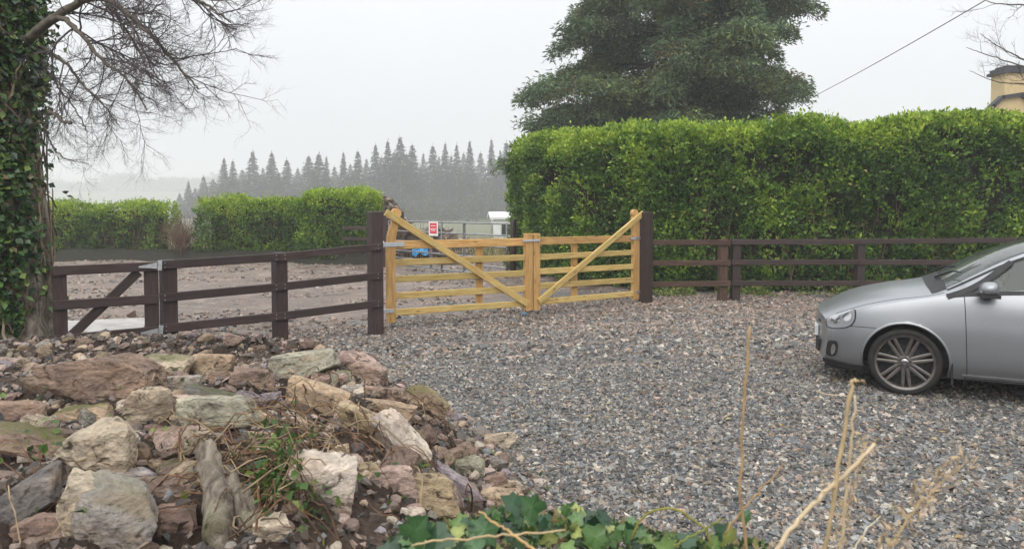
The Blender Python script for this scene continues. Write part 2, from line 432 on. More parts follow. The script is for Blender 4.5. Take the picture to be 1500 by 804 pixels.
# rubble mound and the bank the camera looks over
RY = [-3, 2.0, 3.0, 3.6, 4.66, 5.5, 6.24, 7.2, 7.8, 8.1, 9]; RX = [.5, .45, .35, .25, .05, -.28, -.62, -1.35, -2.3, -3.4, -6]
def mound(x, y):
    x = np.asarray(x, float); y = np.asarray(y, float)
    P = np.c_[x.ravel(), y.ravel()]
    d = (np.interp(y, RY, RX) - x).ravel() * .8
    h = .60 * sstep(-.05, .95, d) * (1 - .55 * sstep(5.9, 8.0, y.ravel())) - .08 * sstep(.12, -.25, d) - .03
    h = h + .085 * fbm(P * 2.4, 40, 4) * sstep(0, .4, d) + .022 * fbm(P * 9, 44, 3) * sstep(0, .3, d)
    b = .70 * sstep(2.75, 1.95, y.ravel()) * sstep(5, 3.2, x.ravel()) + .03 * fbm(P * 3, 50, 3) - .13
    return np.maximum(h, b).reshape(x.shape)
def ms(x, y): return float(mound(np.array([x]), np.array([y]))[0])
xs = np.arange(-8, 5.2, .045); ys = np.arange(-1.5, 8.8, .045)
X, Y = np.meshgrid(xs, ys); Z = mound(X, Y)
nx, ny = len(xs), len(ys)
i = np.arange(ny - 1)[:, None] * nx + np.arange(nx - 1)[None, :]
q = np.stack([i, i + 1, i + nx + 1, i + nx], -1).reshape(-1, 4)
zq = Z.ravel()[q].max(1); q = q[zq > -.06]
ob('earth_mound', np_mesh('earth_mound', np.stack([X.ravel(), Y.ravel(), Z.ravel()], 1), q, M['soil'], smooth=True), kind='structure')
def hit(px, py):
    """first point of the pixel's ray on the mound or the ground"""
    r = ray(px, py); t = 1.9
    ts = np.arange(1.9, 26, .02)
    Px = r.x * ts; Py = r.y * ts; Pz = CAMH + r.z * ts
    h = np.maximum(mound(Px, Py), gz(Px, Py)); k = np.argmax(Pz <= h)
    if Pz[k] > h[k]: k = len(ts) - 1
    return Vector((Px[k], Py[k], Pz[k]))

# ============================================================ ROCKS
def ico(sub):
    import bmesh
    bm = bmesh.new(); bmesh.ops.create_icosphere(bm, subdivisions=sub, radius=1)
    V = np.array([v.co[:] for v in bm.verts]); T = np.array([[v.index for v in f.verts] for f in bm.faces]); bm.free()
    return V, T
ICO = {k: ico(k) for k in (1, 2, 3, 4, 5)}
def rock_mesh(seed, dims, sub=4, planes=11, rough=.06, round_=.0):
    r = np.random.default_rng(seed)
    V, T = ICO[sub]
    n = r.normal(size=(planes, 3)); n /= np.linalg.norm(n, axis=1)[:, None]
    base = np.array([[0, 0, 1], [0, 0, -1], [1, .15, .1], [-1, .1, -.1], [.1, 1, .1], [0, -1, .15]], float)
    base += r.normal(size=base.shape) * .16; base /= np.linalg.norm(base, axis=1)[:, None]
    n = np.vstack([base, n]); h = np.r_[r.uniform(.60, .74, 6), r.uniform(.60, .92, planes)]
    dn = V @ n.T; dn = np.where(dn < .05, .05, dn)
    rad = h[None, :] / dn
    k = 70 - 56 * round_
    rr = -np.log(np.exp(-k * rad).sum(1)) / k
    rr = np.clip(rr, .2, 1.6)
    P = V * rr[:, None]
    # layered, chipped surface
    f = fbm(P * 2.1 + seed, seed % 97, 3); ridg = 1 - np.abs(fbm(P * np.array([3.5, 3.5, 5.5]) + seed, seed % 89 + 7, 4))
    fine = fbm(P * 11 + seed, seed % 83 + 3, 3)
    P = P * (1 + rough * (.8 * f + 1.1 * (ridg - .6)) + rough * .28 * fine)[:, None]
    P = P / np.abs(P).max(0) * (np.array(dims) / 2)
    return P, T
PAL = {'brown': (.26, .185, .145), 'red': (.27, .185, .15), 'tan': (.44, .33, .225), 'pale': (.50, .42, .32), 'grey': (.32, .295, .265),
       'slate': (.28, .27, .285), 'purple': (.30, .255, .27), 'pink': (.45, .33, .28), 'ochre': (.42, .33, .21), 'dark': (.12, .09, .07),
       'green': (.32, .305, .235), 'white': (.56, .48, .41), 'dgrey': (.17, .155, .145)}
def rock(label, box, col, seed, moss=0.0, tilt=0.0, deep=.85, planes=10, rough=.06, round_=0, thick=None, yaw=None, sub=4, dY=0.0, name='rock', cat='rock', k=1.22, flat_=None):
    x0, y0, x1, y1 = box
    cx, cy = (x0 + x1) / 2, (y0 + y1) / 2
    hp = hit(cx, y1 - .22 * (y1 - y0))
    D = hp.y + .05 + dY
    # width and height at that distance; tilt is the slope of the long side as seen
    w = (x1 - x0) / F * D; h = (y1 - y0) / F * D
    a = math.radians(tilt)
    if abs(tilt) > 5:
        ca, sa = abs(math.cos(a)), abs(math.sin(a))
        asp = .45 if flat_ is None else flat_
        L = .5 * (w / (ca + asp * sa) + h / (sa + asp * ca)) if abs(tilt) > 20 else w / (ca + asp * .5 * sa); H = asp * L if abs(tilt) > 20 else max((h - L * sa) / ca, .35 * h)
    else: L, H = w, h
    dp = deep * (.5 * L + .5 * H) if thick is None else thick
    P, T = rock_mesh(seed, (L * 1.04 * k, dp, H * 1.04 * k), sub, planes, rough, round_)
    me = np_mesh(name, P, T, M['rock'], smooth=False)
    c = atY(cx, cy - .04 * (y1 - y0), D + .06 * dp)
    o = ob(name, me); o.location = c
    o.rotation_euler = (math.radians(-6 + 12 * ((seed * 37 % 100) / 100)), a, math.radians(yaw if yaw is not None else (-12 + 24 * ((seed * 53 % 100) / 100))))
    cc = np.array(PAL[col]) * (0.9 + .2 * ((seed * 29 % 100) / 100))
    o.color = (*cc, 1 - moss)
    tag(o, label, cat); return o
R = [
 ('largest brown oblong boulder lying topmost on the left of the rubble pile', (87, 524, 234, 598), 'brown', 11, dict(deep=.8, planes=7, sub=5, rough=.075, dY=.05)),
 ('dark brown wedge jutting out left of the large oblong boulder', (36, 555, 90, 590), 'dark', 12, dict(tilt=8)),
 ('flat-faced dark brown block low beside the tree foot', (12, 588, 66, 622), 'brown', 13, {}),
 ('squarish stone green with moss under the left end of the oblong boulder', (88, 596, 165, 640), 'tan', 14, dict(moss=1.0, planes=6, dY=.04)),
 ('pointed grey-pink stone standing right under the oblong boulder', (189, 574, 247, 639), 'pale', 115, dict(rough=.07)),
 ('rounded orange-tan stone leaning against the pointed grey-pink one', (241, 579, 312, 630), 'pink', 16, dict(tilt=8, dY=.02)),
 ('rough pale grey-green stone with a ragged crest in the middle of the pile', (268, 588, 380, 639), 'green', 17, dict(rough=.09, planes=12)),
 ('dark mossy slab sloping down to the right above the rough grey-green stone', (280, 566, 394, 610), 'dgrey', 18, dict(tilt=17, moss=.8, planes=7)),
 ('pale domed stone with a yellow-green moss patch behind the oblong boulder', (210, 525, 276, 560), 'pale', 19, dict(moss=1.0, round_=.5)),
 ('grey wedge of stone tucked behind the right end of the oblong boulder', (230, 552, 288, 590), 'grey', 20, {}),
 ('brownish triangular stone at the far edge in front of the fence post', (285, 521, 344, 560), 'tan', 21, dict(planes=8)),
 ('broad stone blotched brown and mossy at the left picture edge', (-30, 612, 94, 692), 'brown', 22, dict(moss=.9, rough=.09, tilt=12)),
 ('huge pale lumpy boulder standing upright in the lower left of the pile', (89, 628, 197, 730), 'pale', 23, dict(rough=.09, round_=.4, sub=5, moss=.2)),
 ('pale crumbling lower block under the huge lumpy boulder', (98, 700, 150, 806), 'pale', 24, dict(rough=.09, moss=.3)),
 ('long dark grey slab slanting up to the right at the lower left corner', (-20, 684, 100, 792), 'dgrey', 25, dict(tilt=-34, planes=6, rough=.045)),
 ('big grey-tan block with mossy left shoulder at the bottom of the pile', (126, 712, 224, 812), 'grey', 26, dict(moss=.45, sub=5, rough=.05, dY=-.05)),
 ('smooth blue-grey cobble resting on top of the big grey-tan block', (154, 688, 238, 728), 'slate', 27, dict(round_=.6, rough=.03, dY=.02)),
 ('reddish block split by a crack at the bottom beside the bark log', (219, 745, 284, 812), 'red', 28, dict(rough=.05)),
 ('small flat tan stone above the reddish block', (217, 674, 272, 708), 'tan', 29, dict(tilt=10)),
 ('dark red-brown stone at the very bottom left', (24, 748, 100, 815), 'red', 30, dict(tilt=-15)),
 ('broken brown block with layered edges under the rounded orange-tan stone', (216, 630, 275, 662), 'brown', 31, dict(rough=.10)),
 ('small tan pebble half sunk right of the ragged grey-green stone', (361, 634, 400, 660), 'tan', 33, dict(round_=.6)),
 ('dark earthy lump between the far tan stone and the raised grey slab', (340, 543, 400, 570), 'brown', 34, {}),
 ('flat pinkish sliver lying below the dark earthy lump', (360, 562, 412, 577), 'pink', 35, dict(planes=5)),
 ('low purple-pink flat stone below the pinkish sliver', (356, 575, 414, 590), 'purple', 36, dict(planes=5)),
 ('square-edged grey-green block tipped up at the far top of the pile', (400, 511, 486, 560), 'green', 37, dict(tilt=-12, planes=4, rough=.035)),
 ('long pinkish flat slab sloping right behind the grey-green block', (482, 522, 584, 566), 'pink', 38, dict(tilt=22, planes=5, rough=.04)),
 ('long tan slab in the middle with a pointed upper left corner', (414, 553, 516, 614), 'tan', 39, dict(tilt=22, planes=6, rough=.045)),
 ('ochre yellow block with a dark left side in the centre of the pile', (500, 587, 554, 644), 'ochre', 40, dict(tilt=25, planes=5, rough=.04)),
 ('widest pale tan slab leaning down to the right below the ochre block', (548, 592, 628, 708), 'white', 41, dict(tilt=50, planes=6, rough=.045, deep=.6)),
 ('pale tan boulder with a dark mossy end on the right crest', (594, 561, 662, 619), 'tan', 42, dict(tilt=25, moss=.9, rough=.07)),
 ('big pinkish white faceted stone in the lower middle', (433, 678, 518, 760), 'white', 43, dict(planes=7, sub=5, rough=.05)),
 ('pale pink block right of the big pinkish white stone', (543, 680, 607, 730), 'pink', 44, dict(planes=7, rough=.05)),
 ('small mustard tan stone touching the pale pink block', (526, 682, 557, 707), 'ochre', 45, {}),
 ('flat purple-grey slate slab lying in front of the lower right pile', (628, 688, 714, 745), 'purple', 46, dict(tilt=24, planes=5, rough=.04, deep=1.0)),
 ('crumbly tan flat rock between the pink block and the purple slab', (588, 700, 664, 756), 'ochre', 47, dict(rough=.09)),
 ('brown wedge stone near the right edge of the pile', (654, 646, 698, 679), 'brown', 48, dict(tilt=-20)),
 ('squarish grey-tan stone on the gravel edge furthest right above the wedge', (708, 634, 751, 666), 'pale', 49, {}),
 ('reddish brown brick-like stone at the right foot of the pile', (706, 692, 747, 725), 'red', 50, dict(tilt=-15, planes=4)),
 ('tan flat stone partly under the purple slate slab', (700, 714, 770, 758), 'tan', 51, dict(tilt=12)),
 ('bleached cream stone at the bottom centre beside the ivy', (583, 745, 626, 782), 'white', 52, dict(rough=.09)),
 ('small mossy stone below the brown wedge', (668, 671, 707, 702), 'green', 53, dict(moss=.7)),
 ('small orange-tan stone standing amid soil right of centre', (486, 653, 511, 680), 'tan', 54, {}),
 ('small brown stone left under the pinkish slab', (452, 550, 494, 575), 'brown', 55, {}),
 ('round mossy green stone next to the pinkish slab', (490, 545, 519, 572), 'green', 56, dict(moss=1.0, round_=.5)),
 ('cluster-like dark brown stone on the crest left of the mossy boulder', (535, 568, 596, 602), 'brown', 57, dict(rough=.10)),
 ('thin pale grey flat stone below the round mossy green one', (502, 566, 533, 581), 'grey', 58, dict(planes=4)),
 ('narrow tan flat slab spanning behind the ochre block', (524, 584, 616, 618), 'tan', 59, dict(tilt=8, planes=4, rough=.04, dY=.05)),
 ('small rounded tan stone left of the long tan slab', (404, 590, 434, 611), 'tan', 60, dict(round_=.5)),
 ('little whitish flat stone on the soil under the long tan slab', (421, 614, 452, 633), 'pale', 61, {}),
 ('pale pitted rock low left of the big pinkish white stone', (378, 760, 430, 812), 'pale', 62, dict(rough=.10)),
 ('small light brown stone at the bottom below the pinkish white stone', (440, 781, 478, 799), 'tan', 63, {}),
 ('grey stone half buried left of the bare soil patch', (376, 634, 400, 660), 'purple', 64, {}),
 ('long brownish stone on the far shoulder left of the raised grey block', (300, 540, 352, 572), 'brown', 65, dict(tilt=10, dY=.1)),
 ('thin dark slab edge showing below the small flat tan stone', (205, 700, 272, 748), 'brown', 66, dict(tilt=10, rough=.08, dY=.08)),
 ('small knobbly stone left of the mossy wedge on the gravel side', (640, 662, 676, 692), 'brown', 67, {}),
 ('pale stone at the foot of the pile right of the reddish brown one', (742, 705, 768, 730), 'pale', 68, {}),
 ('dark brown stone wedged behind the huge lumpy boulder', (60, 630, 112, 672), 'dark', 69, {}),
 ('mid brown stone right of the huge lumpy boulder', (190, 655, 226, 690), 'dark', 70, {}),
 ('sandy stone buried between the bark log and the pinkish white stone', (400, 715, 440, 745), 'tan', 71, {}),
]
for lab, box, colr_, seed, kw in R: rock(lab, box, colr_, seed, **kw)

# smaller stones filling between: individuals sharing mesh data
smalls = []
for s in range(14):
    P, T = rock_mesh(500 + s, (1, .8, .62), 3, 8, .07)
    smalls.append(np_mesh('small_stone', P, T, M['rock'], smooth=False))
names = ['pink', 'brown', 'tan', 'grey', 'pink', 'red', 'purple', 'tan', 'pale', 'tan', 'brown', 'pale']
cnt = 0
while cnt < 300:
    x = rng.uniform(-4.6, .45); y = rng.uniform(2.9, 7.8)
    if x > np.interp(y, RY, RX) + rng.exponential(.10): continue
    px = 750 + x / y * F
    if px < -20 or px > 800: continue
    s = float(np.clip(rng.lognormal(-2.38, .45), .045, .25))
    o = ob('small_stone', smalls[cnt % 14]); z = max(ms(x, y), gzs(x, y))
    o.location = (x, y, z + s * .12); o.scale = (s, s * rng.uniform(.7, 1.1), s * rng.uniform(.5, 1))
    o.rotation_euler = (rng.uniform(-.5, .5), rng.uniform(-.5, .5), rng.uniform(0, 6.28))
    nm_ = names[rng.integers(len(names))]; word = {'pink': 'pinkish', 'brown': 'brown', 'tan': 'tan', 'grey': 'grey', 'red': 'reddish', 'purple': 'purplish', 'dark': 'dark brown', 'pale': 'pale', 'green': 'greenish'}[nm_]; z_py = V0 + F * math.tan(math.atan2(CAMH - z, y) - PITCH)
    c = np.array(PAL[nm_]) * rng.uniform(.8, 1.1)
    o.color = (*c, 1 - (rng.random() < .12) * .8)
    tag(o, 'small %s stone loose in the soil, %s %s' % (word, 'low in' if z_py > 690 else 'high on' if z_py < 600 else 'halfway up', 'the left of the rubble pile' if px < 210 else 'the middle of the rubble pile' if px < 430 else 'the right of the rubble pile'), 'stone', 'small loose stones in the rubble pile')
    cnt += 1

# the rest of the small rubble, past counting, joined into one
n = 620; Vs, Ts, Cs = [], [], []; base_ = [rock_mesh(700 + s, (1, .8, .6), 2, 8, .07) for s in range(10)]; nv_ = len(base_[0][0])
pal_ = [PAL[k_] for k_ in names]
k = 0
while k < n:
    x = rng.uniform(-4.8, .6); y = rng.uniform(2.4, 8.2)
    if x > np.interp(y, RY, RX) + rng.exponential(.08): continue
    P, T = base_[k % 10]; s = float(np.clip(rng.lognormal(-2.65, .35), .04, .13)); Rm = np.array(Matrix.Rotation(rng.uniform(0, 6.28), 3, 'Z') @ Matrix.Rotation(rng.uniform(-.7, .7), 3, 'X') @ Matrix.Rotation(rng.uniform(-.5, .5), 3, 'Y'))
    z = max(ms(x, y), gzs(x, y)); Vs.append((P * s) @ Rm.T + (x, y, z + s * .10)); Ts.append(T + k * nv_); Cs.append(np.tile(np.array(pal_[rng.integers(len(pal_))]) * rng.uniform(.6, 1.0), (nv_, 1))); k += 1
ob('rubble_stones', np_mesh('rubble_stones', np.vstack(Vs), np.vstack(Ts), M['chip'], col=np.vstack(Cs)), kind='stuff')

# stone chips of every size, joined: too many to count
def chips(name, x, y, z, s, col, flat=(.25, .6), mat='chip'):
    n = len(x)
    bx = np.array([[-.62, -.55, -.5], [.62, -.5, -.5], [0, .68, -.5], [-.6, -.5, .5], [.6, -.5, .5], [.05, .62, .5]], float)
    V = bx[None] + rng.uniform(-.26, .26, (n, 6, 3))
    V[:, 3:, :2] *= rng.uniform(.55, 1.0, (n, 1, 1))
    V *= np.stack([s, s * rng.uniform(.5, .95, n), s * rng.uniform(flat[0], flat[1], n)], 1)[:, None, :]
    a = rng.uniform(0, 6.283, n); ti = rng.normal(0, .38, (n, 2))
    ca, sa = np.cos(a)[:, None], np.sin(a)[:, None]
    # tilt then spin
    cx_, sx_ = np.cos(ti[:, 0])[:, None], np.sin(ti[:, 0])[:, None]
    cy_, sy_ = np.cos(ti[:, 1])[:, None], np.sin(ti[:, 1])[:, None]
    Xv, Yv, Zv = V[..., 0], V[..., 1], V[..., 2]
    Yv, Zv = Yv * cx_ - Zv * sx_, Yv * sx_ + Zv * cx_
    Xv, Zv = Xv * cy_ + Zv * sy_, -Xv * sy_ + Zv * cy_
    Xv, Yv = Xv * ca - Yv * sa, Xv * sa + Yv * ca
    V = np.stack([Xv + x[:, None], Yv + y[:, None], Zv + (z + s * .08)[:, None]], -1)
    f = np.array([[0, 1, 4, 3], [1, 2, 5, 4], [2, 0, 3, 5]])
    Q = (np.arange(n)[:, None, None] * 6 + f[None]).reshape(-1, 4); T_ = np.arange(n)[:, None] * 6 + np.array([3, 4, 5])[None]
    return ob(name, np_mesh(name, V.reshape(-1, 3), [Q, T_], M[mat], col=np.repeat(col, 6, axis=0)), kind='stuff')
GP = np.array([(.075, .082, .09), (.14, .152, .162), (.06, .063, .068), (.21, .215, .215), (.13, .118, .10), (.23, .20, .165), (.32, .31, .285), (.10, .10, .10), (.20, .165, .14), (.38, .365, .335), (.045, .045, .047), (.18, .195, .205)])
GW = np.array([.16, .14, .12, .1, .1, .08, .05, .1, .05, .02, .05, .03])
BP = np.array([(.20, .155, .13), (.27, .21, .175), (.14, .105, .088), (.33, .28, .25), (.18, .165, .16), (.11, .09, .08), (.24, .18, .15)])
def scatter(n, y0, y1, power, test):
    y = y0 + (y1 - y0) * rng.random(n) ** power; x = rng.uniform(-.76, .95, n) * y
    k = test(x, y); return x[k], y[k]
def front(x, y): return (y < yline(x) + 1.2) & (x > np.interp(y, RY, RX) - .25)
def chipcol(x, y, brown):
    n = len(x); c = GP[rng.choice(len(GP), n, p=GW / GW.sum())]; b = BP[rng.integers(0, len(BP), n)]
    k = rng.random(n) < brown; c = np.where(k[:, None], b, c)
    return c * rng.uniform(.75, 1.3, (n, 1)) * np.array([1.22, 1.17, 1.10])
pat = lambda x, y: fbm(np.c_[x, y] * .6, 70, 3)
x, y = scatter(160000, 2.4, 8.2, .85, front)
k = rng.random(len(x)) < (1 - .25 * sstep(0, 1, np.abs(pat(x, y)))) * (1 - .7 * track(x, y))
x, y = x[k], y[k]
z = gz(x, y); s = rng.lognormal(math.log(.0215), .38, len(x)).clip(.008, .06)
br = np.clip(.08 + .22 * sstep(.0, .8, pat(x, y)) + .5 * sstep(-1.0, -2.5, x) * sstep(6, 7.5, y), 0, .8)
chips('gravel', x, y, z, s, chipcol(x, y, br))
x, y = scatter(115000, 8.2, 15.0, .9, front); k = rng.random(len(x)) < 1 - .85 * track(x, y); x, y = x[k], y[k]
z = gz(x, y); s = rng.lognormal(math.log(.031), .38, len(x)).clip(.012, .08)
br = np.clip(.16 + .45 * sstep(9.0, 12.5, y) + .25 * sstep(.1, .7, pat(x, y)) + .4 * sstep(-1.5, -3, x), 0, .85)
chips('gravel', x, y, z, s, chipcol(x, y, br))
# mud clods and scattered stones beyond the fence
def back(x, y): return (y > yline(x) + .8) & (x < 4) & (y < 26)
x, y = scatter(42000, 5, 25, .8, back)
k = fbm(np.c_[x, y] * np.array([.7, 1.4]), 88, 3) > -.1 + .5 * rng.random(len(x)) * (y > yline(x) + 4); x, y = x[k], y[k]
z = gz(x, y); s = rng.lognormal(math.log(.04), .45, len(x)).clip(.015, .16)
chips('mud_clods', x, y, z, s, chipcol(x, y, .85) * .95, (.3, .7))
# soil crumbs and chips on the mound
n = 30000; x = rng.uniform(-5.2, .9, n); y = rng.uniform(1.9, 8.3, n)
k = (x < np.interp(y, RY, RX) + .12); x, y = x[k], y[k]
z = np.maximum(mound(x, y), gz(x, y)); s = rng.lognormal(math.log(.024), .5, len(x)).clip(.008, .07)
cc = chipcol(x, y, .93) * .8; dk = rng.random(len(x)) < .5; cc[dk] *= .38
chips('rubble_chips', x, y, z, s, cc, (.3, .8))

# a few fallen leaves on the gravel
n = 260; y = rng.uniform(3.2, 13.5, n); x = rng.uniform(-.3, .9, n) * y; k = front(x, y) & (x > np.interp(y, RY, RX) + .1); x, y = x[k], y[k]; n = len(x)
cc = np.array([(.45, .30, .12), (.28, .15, .07), (.50, .42, .16), (.20, .12, .06)])[rng.integers(0, 4, n)]
ob('fallen_leaves', leaves_mesh('fallen_leaves', np.c_[x, y, gz(x, y) + .022], rand_dirs(n, 0) * (1, 1, .25), rand_dirs(n, 2.5), rng.uniform(.03, .065, n), rng.uniform(.02, .04, n), cc, M['leaf']), kind='stuff')

# bark logs and roots in the pile
def log(label, p, r, seed, col=(.36, .33, .27)):
    r_ = np.random.default_rng(seed); P = np.array([v[:] for v in p], float)
    t = np.linspace(0, len(P) - 1, 26); Q = np.stack([np.interp(t, range(len(P)), P[:, k]) for k in range(3)], 1)
    Q += .008 * np.c_[fbm(np.c_[t, t * 0, t * 0] * 1.2, seed), fbm(np.c_[t, t * 0 + 5, t * 0] * 1.2, seed), fbm(np.c_[t, t * 0 + 9, t * 0] * 1.2, seed)]
    mb = MB(); rad = np.interp(t, np.linspace(0, len(P) - 1, len(r)), r); mb.tube(Q, rad, 16)
    V = np.vstack(mb.V); c = V.mean(0); d = fbm(V * np.array([40, 40, 40]), seed, 4)
    V[:, 2] += d * .012; V[:, 0] += d * .008
    mb.V = [V - c]; o = mb.build('log', M['bark'], smooth=True); o.location = c
    return tag(o, label, 'log')
def rp(px, py, up=.05, dy=0):
    h = hit(px, py); return Vector((h.x, h.y + dy, h.z + up))
a, b = hit(318, 790), hit(312, 690)
log('pale barked upright log standing in the lower pile beside the roots', [atY(326, 822, a.y - .02), atY(320, 770, a.y + .02), atY(312, 700, b.y - .25), atY(302, 655, b.y - .18)], [.058, .052, .045, .036], 5)
log('gnarled root stump lying diagonally right of the upright log', [atY(408, 822, a.y + .02), atY(375, 775, a.y + .1), atY(345, 725, a.y + .2), atY(322, 690, a.y + .3)], [.085, .07, .05, .035], 6)
kb = rock('knobbly pale root head above the upright log', (270, 632, 312, 662), 'pale', 32, rough=.14, name='root_head', cat='root', dY=-.1)
# thin dead roots and stalks lying over the pile
mb = MB()
for s in range(230):
    if s < 120: cx, cy = rng.normal(375, 55), rng.normal(690, 50)
    elif s < 170: cx, cy = rng.normal(560, 60), rng.normal(640, 40)
    else: cx, cy = rng.uniform(0, 740), rng.uniform(560, 800)
    if cy > 800 or cy < 545 or cx > 740 or cx < 0: continue
    h = hit(cx, cy)
    if h.x > np.interp(h.y, RY, RX): continue
    L = rng.uniform(.12, .42); a = rng.uniform(0, 6.28); up = rng.uniform(.0, .12)
    t = np.linspace(-.5, .5, 7); wob = rng.normal(0, .03, (7, 3)); wob = np.cumsum(wob, 0) * .5
    P = np.c_[h.x + np.cos(a) * L * t, h.y + np.sin(a) * L * t * .6, np.zeros(7)] + wob
    P[:, 2] = mound(P[:, 0], P[:, 1]) + .03 + up * (1 - (2 * t) ** 2) + np.abs(wob[:, 2])
    c = np.array([(.16, .09, .05), (.09, .055, .035), (.28, .21, .13)][rng.integers(3)]) * rng.uniform(.8, 1.2)
    mb.tube(P, np.linspace(.0036, .0014, 7) * rng.uniform(.6, 1.5), 4, False, col=c)
mb.build('dead_roots', M['twig'], kind='stuff')
# small green sprouts and trailing ivy on the pile
n = 900; C = []; 
for (cx, cy, sx_, sy_, k) in ((410, 700, 22, 26, 260), (390, 735, 25, 20, 90), (30, 660, 40, 30, 40), (180, 640, 60, 30, 30), (455, 765, 30, 20, 40), (455, 712, 10, 10, 25), (300, 700, 120, 60, 40), (620, 690, 80, 40, 30), (85, 790, 50, 30, 20)):
    for _ in range(k):
        px, py = rng.normal(cx, sx_), rng.normal(cy, sy_)
        if py > 800 or py < 560: continue
        h = hit(px, py); C.append((h.x, h.y, h.z + rng.uniform(.01, .12)))
C = np.array(C); n = len(C)
colL = np.array([(.06, .13, .025), (.12, .20, .04), (.045, .09, .025), (.20, .26, .06)])[rng.integers(0, 4, n)] * rng.uniform(.7, 1.2, (n, 1))
ob('ground_ivy', leaves_mesh('ground_ivy', C, rand_dirs(n, .2), rand_dirs(n, 1.0), rng.uniform(.02, .05, n), rng.uniform(.018, .04, n), colL, M['leaf']), kind='stuff')

# ============================================================ BOARDS, FENCES, GATES
def bar_mesh(L, h, t, ch=.006, seg=1, bow=0.0):
    a, b = h / 2, t / 2
    prof = [(-b, -a + ch), (-b + ch, -a), (b - ch, -a), (b, -a + ch), (b, a - ch), (b - ch, a), (-b + ch, a), (-b, a - ch)]
    xsn = np.linspace(-L / 2, L / 2, seg + 1)
    V = [[x, p[0], p[1] + bow * math.sin(PI * k / max(seg, 1))] for k, x in enumerate(xsn) for p in prof]
    Q = [[k * 8 + j, k * 8 + (j + 1) % 8, (k + 1) * 8 + (j + 1) % 8, (k + 1) * 8 + j] for k in range(seg) for j in range(8)]
    e = seg * 8
    return V, [np.array(Q)[:, ::-1], np.array([[0, 1, 2, 3, 4, 5, 6, 7], [e + j for j in range(8)][::-1]])]
def board(name, p0, p1, h, t, mat, parent, up=(0, 0, 1), label=None, bow=0.0, ch=.006):
    p0, p1 = Vector(p0), Vector(p1); d = p1 - p0; L = d.length; X_ = d.normalized()
    u = Vector(up)
    if abs(X_.dot(u)) > .95: u = Vector((parent_face[0], parent_face[1], 0))
    Y_ = u.cross(X_).normalized(); Z_ = X_.cross(Y_)
    R3 = Matrix((X_, Y_, Z_)).transposed()
    V, Fc = bar_mesh(L, h, t, ch, 4 if bow else 1, bow)
    o = ob(name, np_mesh(name, V, Fc, mat), parent)
    base = parent.location if parent is not None else Vector((0, 0, 0))
    o.matrix_local = Matrix.Translation((p0 + p1) / 2 - base) @ R3.to_4x4()
    if label: o['label'] = label
    return o
parent_face = (1, 0)
def onplane(px, py, A, B):
    r = ray(px, py); ax, ay = A; dx, dy = B[0] - A[0], B[1] - A[1]
    t = (ax * dy - ay * dx) / (r.x * dy - r.y * dx)
    return Vector((r.x * t, r.y * t, CAMH + r.z * t))
def unit(A, B):
    d = Vector((B[0] - A[0], B[1] - A[1])); d.normalize(); return d
def off(A, B, k):
    """the line AB moved k metres towards the camera side"""
    d = unit(A, B); n_ = Vector((d.y, -d.x))
    return (A[0] + n_.x * k, A[1] + n_.y * k), (B[0] + n_.x * k, B[1] + n_.y * k)
def post(name, c, w, z0, z1, ang, mat, parent, label=None, depth=None):
    """upright square post turned by ang, with a low weathered top"""
    d = depth or w; hw, hd = w / 2, d / 2
    V = []
    for z, k in ((z0, 1), (z1 - .012, 1), (z1, .86)):
        for sx_, sy_ in ((-1, -1), (1, -1), (1, 1), (-1, 1)): V.append((sx_ * hw * k, sy_ * hd * k, z))
    Q = [[i + j, i + (j + 1) % 4, i + 4 + (j + 1) % 4, i + 4 + j] for i in (0, 4) for j in range(4)] + [[8, 9, 10, 11], [3, 2, 1, 0]]
    # grain runs along local X: the mesh lies along X and is stood up
    V = np.array(V); h = (z0 + z1) / 2; W = np.stack([V[:, 2] - h, V[:, 1], -V[:, 0]], 1)
    o = ob(name, np_mesh(name, W, np.array(Q), mat), parent)
    base = parent.location if parent is not None else Vector((0, 0, 0))
    o.matrix_local = Matrix.Translation(Vector((c[0], c[1], h)) - base) @ Matrix.Rotation(ang, 4, 'Z') @ Matrix.Rotation(-PI / 2, 4, 'Y')
    if label: o['label'] = label
    return o

P0 = (-3.9, 8.36); P1 = (-1.86, 10.03); P2 = (2.40, 13.24)
dL = unit(P0, P1); angL = math.atan2(dL.y, dL.x)
# --- big gate posts
t = tag(post('gate_post', P1, .165, -.3, 1.655, angL - .1, M['dark_wood'], None), 'thick dark brown post carrying the left wooden gate at the end of the left fence', 'gate post')
t = tag(post('gate_post', P2, .185, -.3, 1.635, angL + .25, M['dark_wood'], None), 'thick dark brown post carrying the right wooden gate in front of the tall hedge', 'gate post')
# --- left fence
F1 = empty('post_and_rail_fence', (P0[0], P0[1], 0), 'dark brown three-rail fence rising from the small side gate to the left gate post', 'fence')
parent_face = (dL.y, -dL.x)
post('post', P0, .155, -.3, 1.115, angL, M['dark_wood'], F1)
pm = onplane(410, 450, P0, P1)
post('post', (pm.x, pm.y), .15, -.3, 1.15, angL, M['dark_wood'], F1)
A, B = off(P0, P1, .098)
for (xa, ya, xb, yb) in ((234, 388.5, 411, 376.5), (411, 376.5, 559, 361), (234, 436.5, 411, 420), (411, 420, 559, 403.5), (236, 481.5, 411, 463), (411, 463, 559, 444)):
    a, b = onplane(xa, ya, A, B), onplane(xb, yb, A, B)
    board('rail', a, b, .098, .04, M['dark_wood'], F1)
    mbn = MB(); d_ = (b - a).normalized(); nn_ = Vector((dL.y, -dL.x, 0)) * .021
    for e_ in (a + d_ * .05, b - d_ * .06):
        for s_ in (-.024, .024): mbn.box(tuple(e_ + nn_ + Vector((0, 0, s_)) - F1.location), (.008, .008, .008))
    mbn.build('nail', M['galv'], F1)
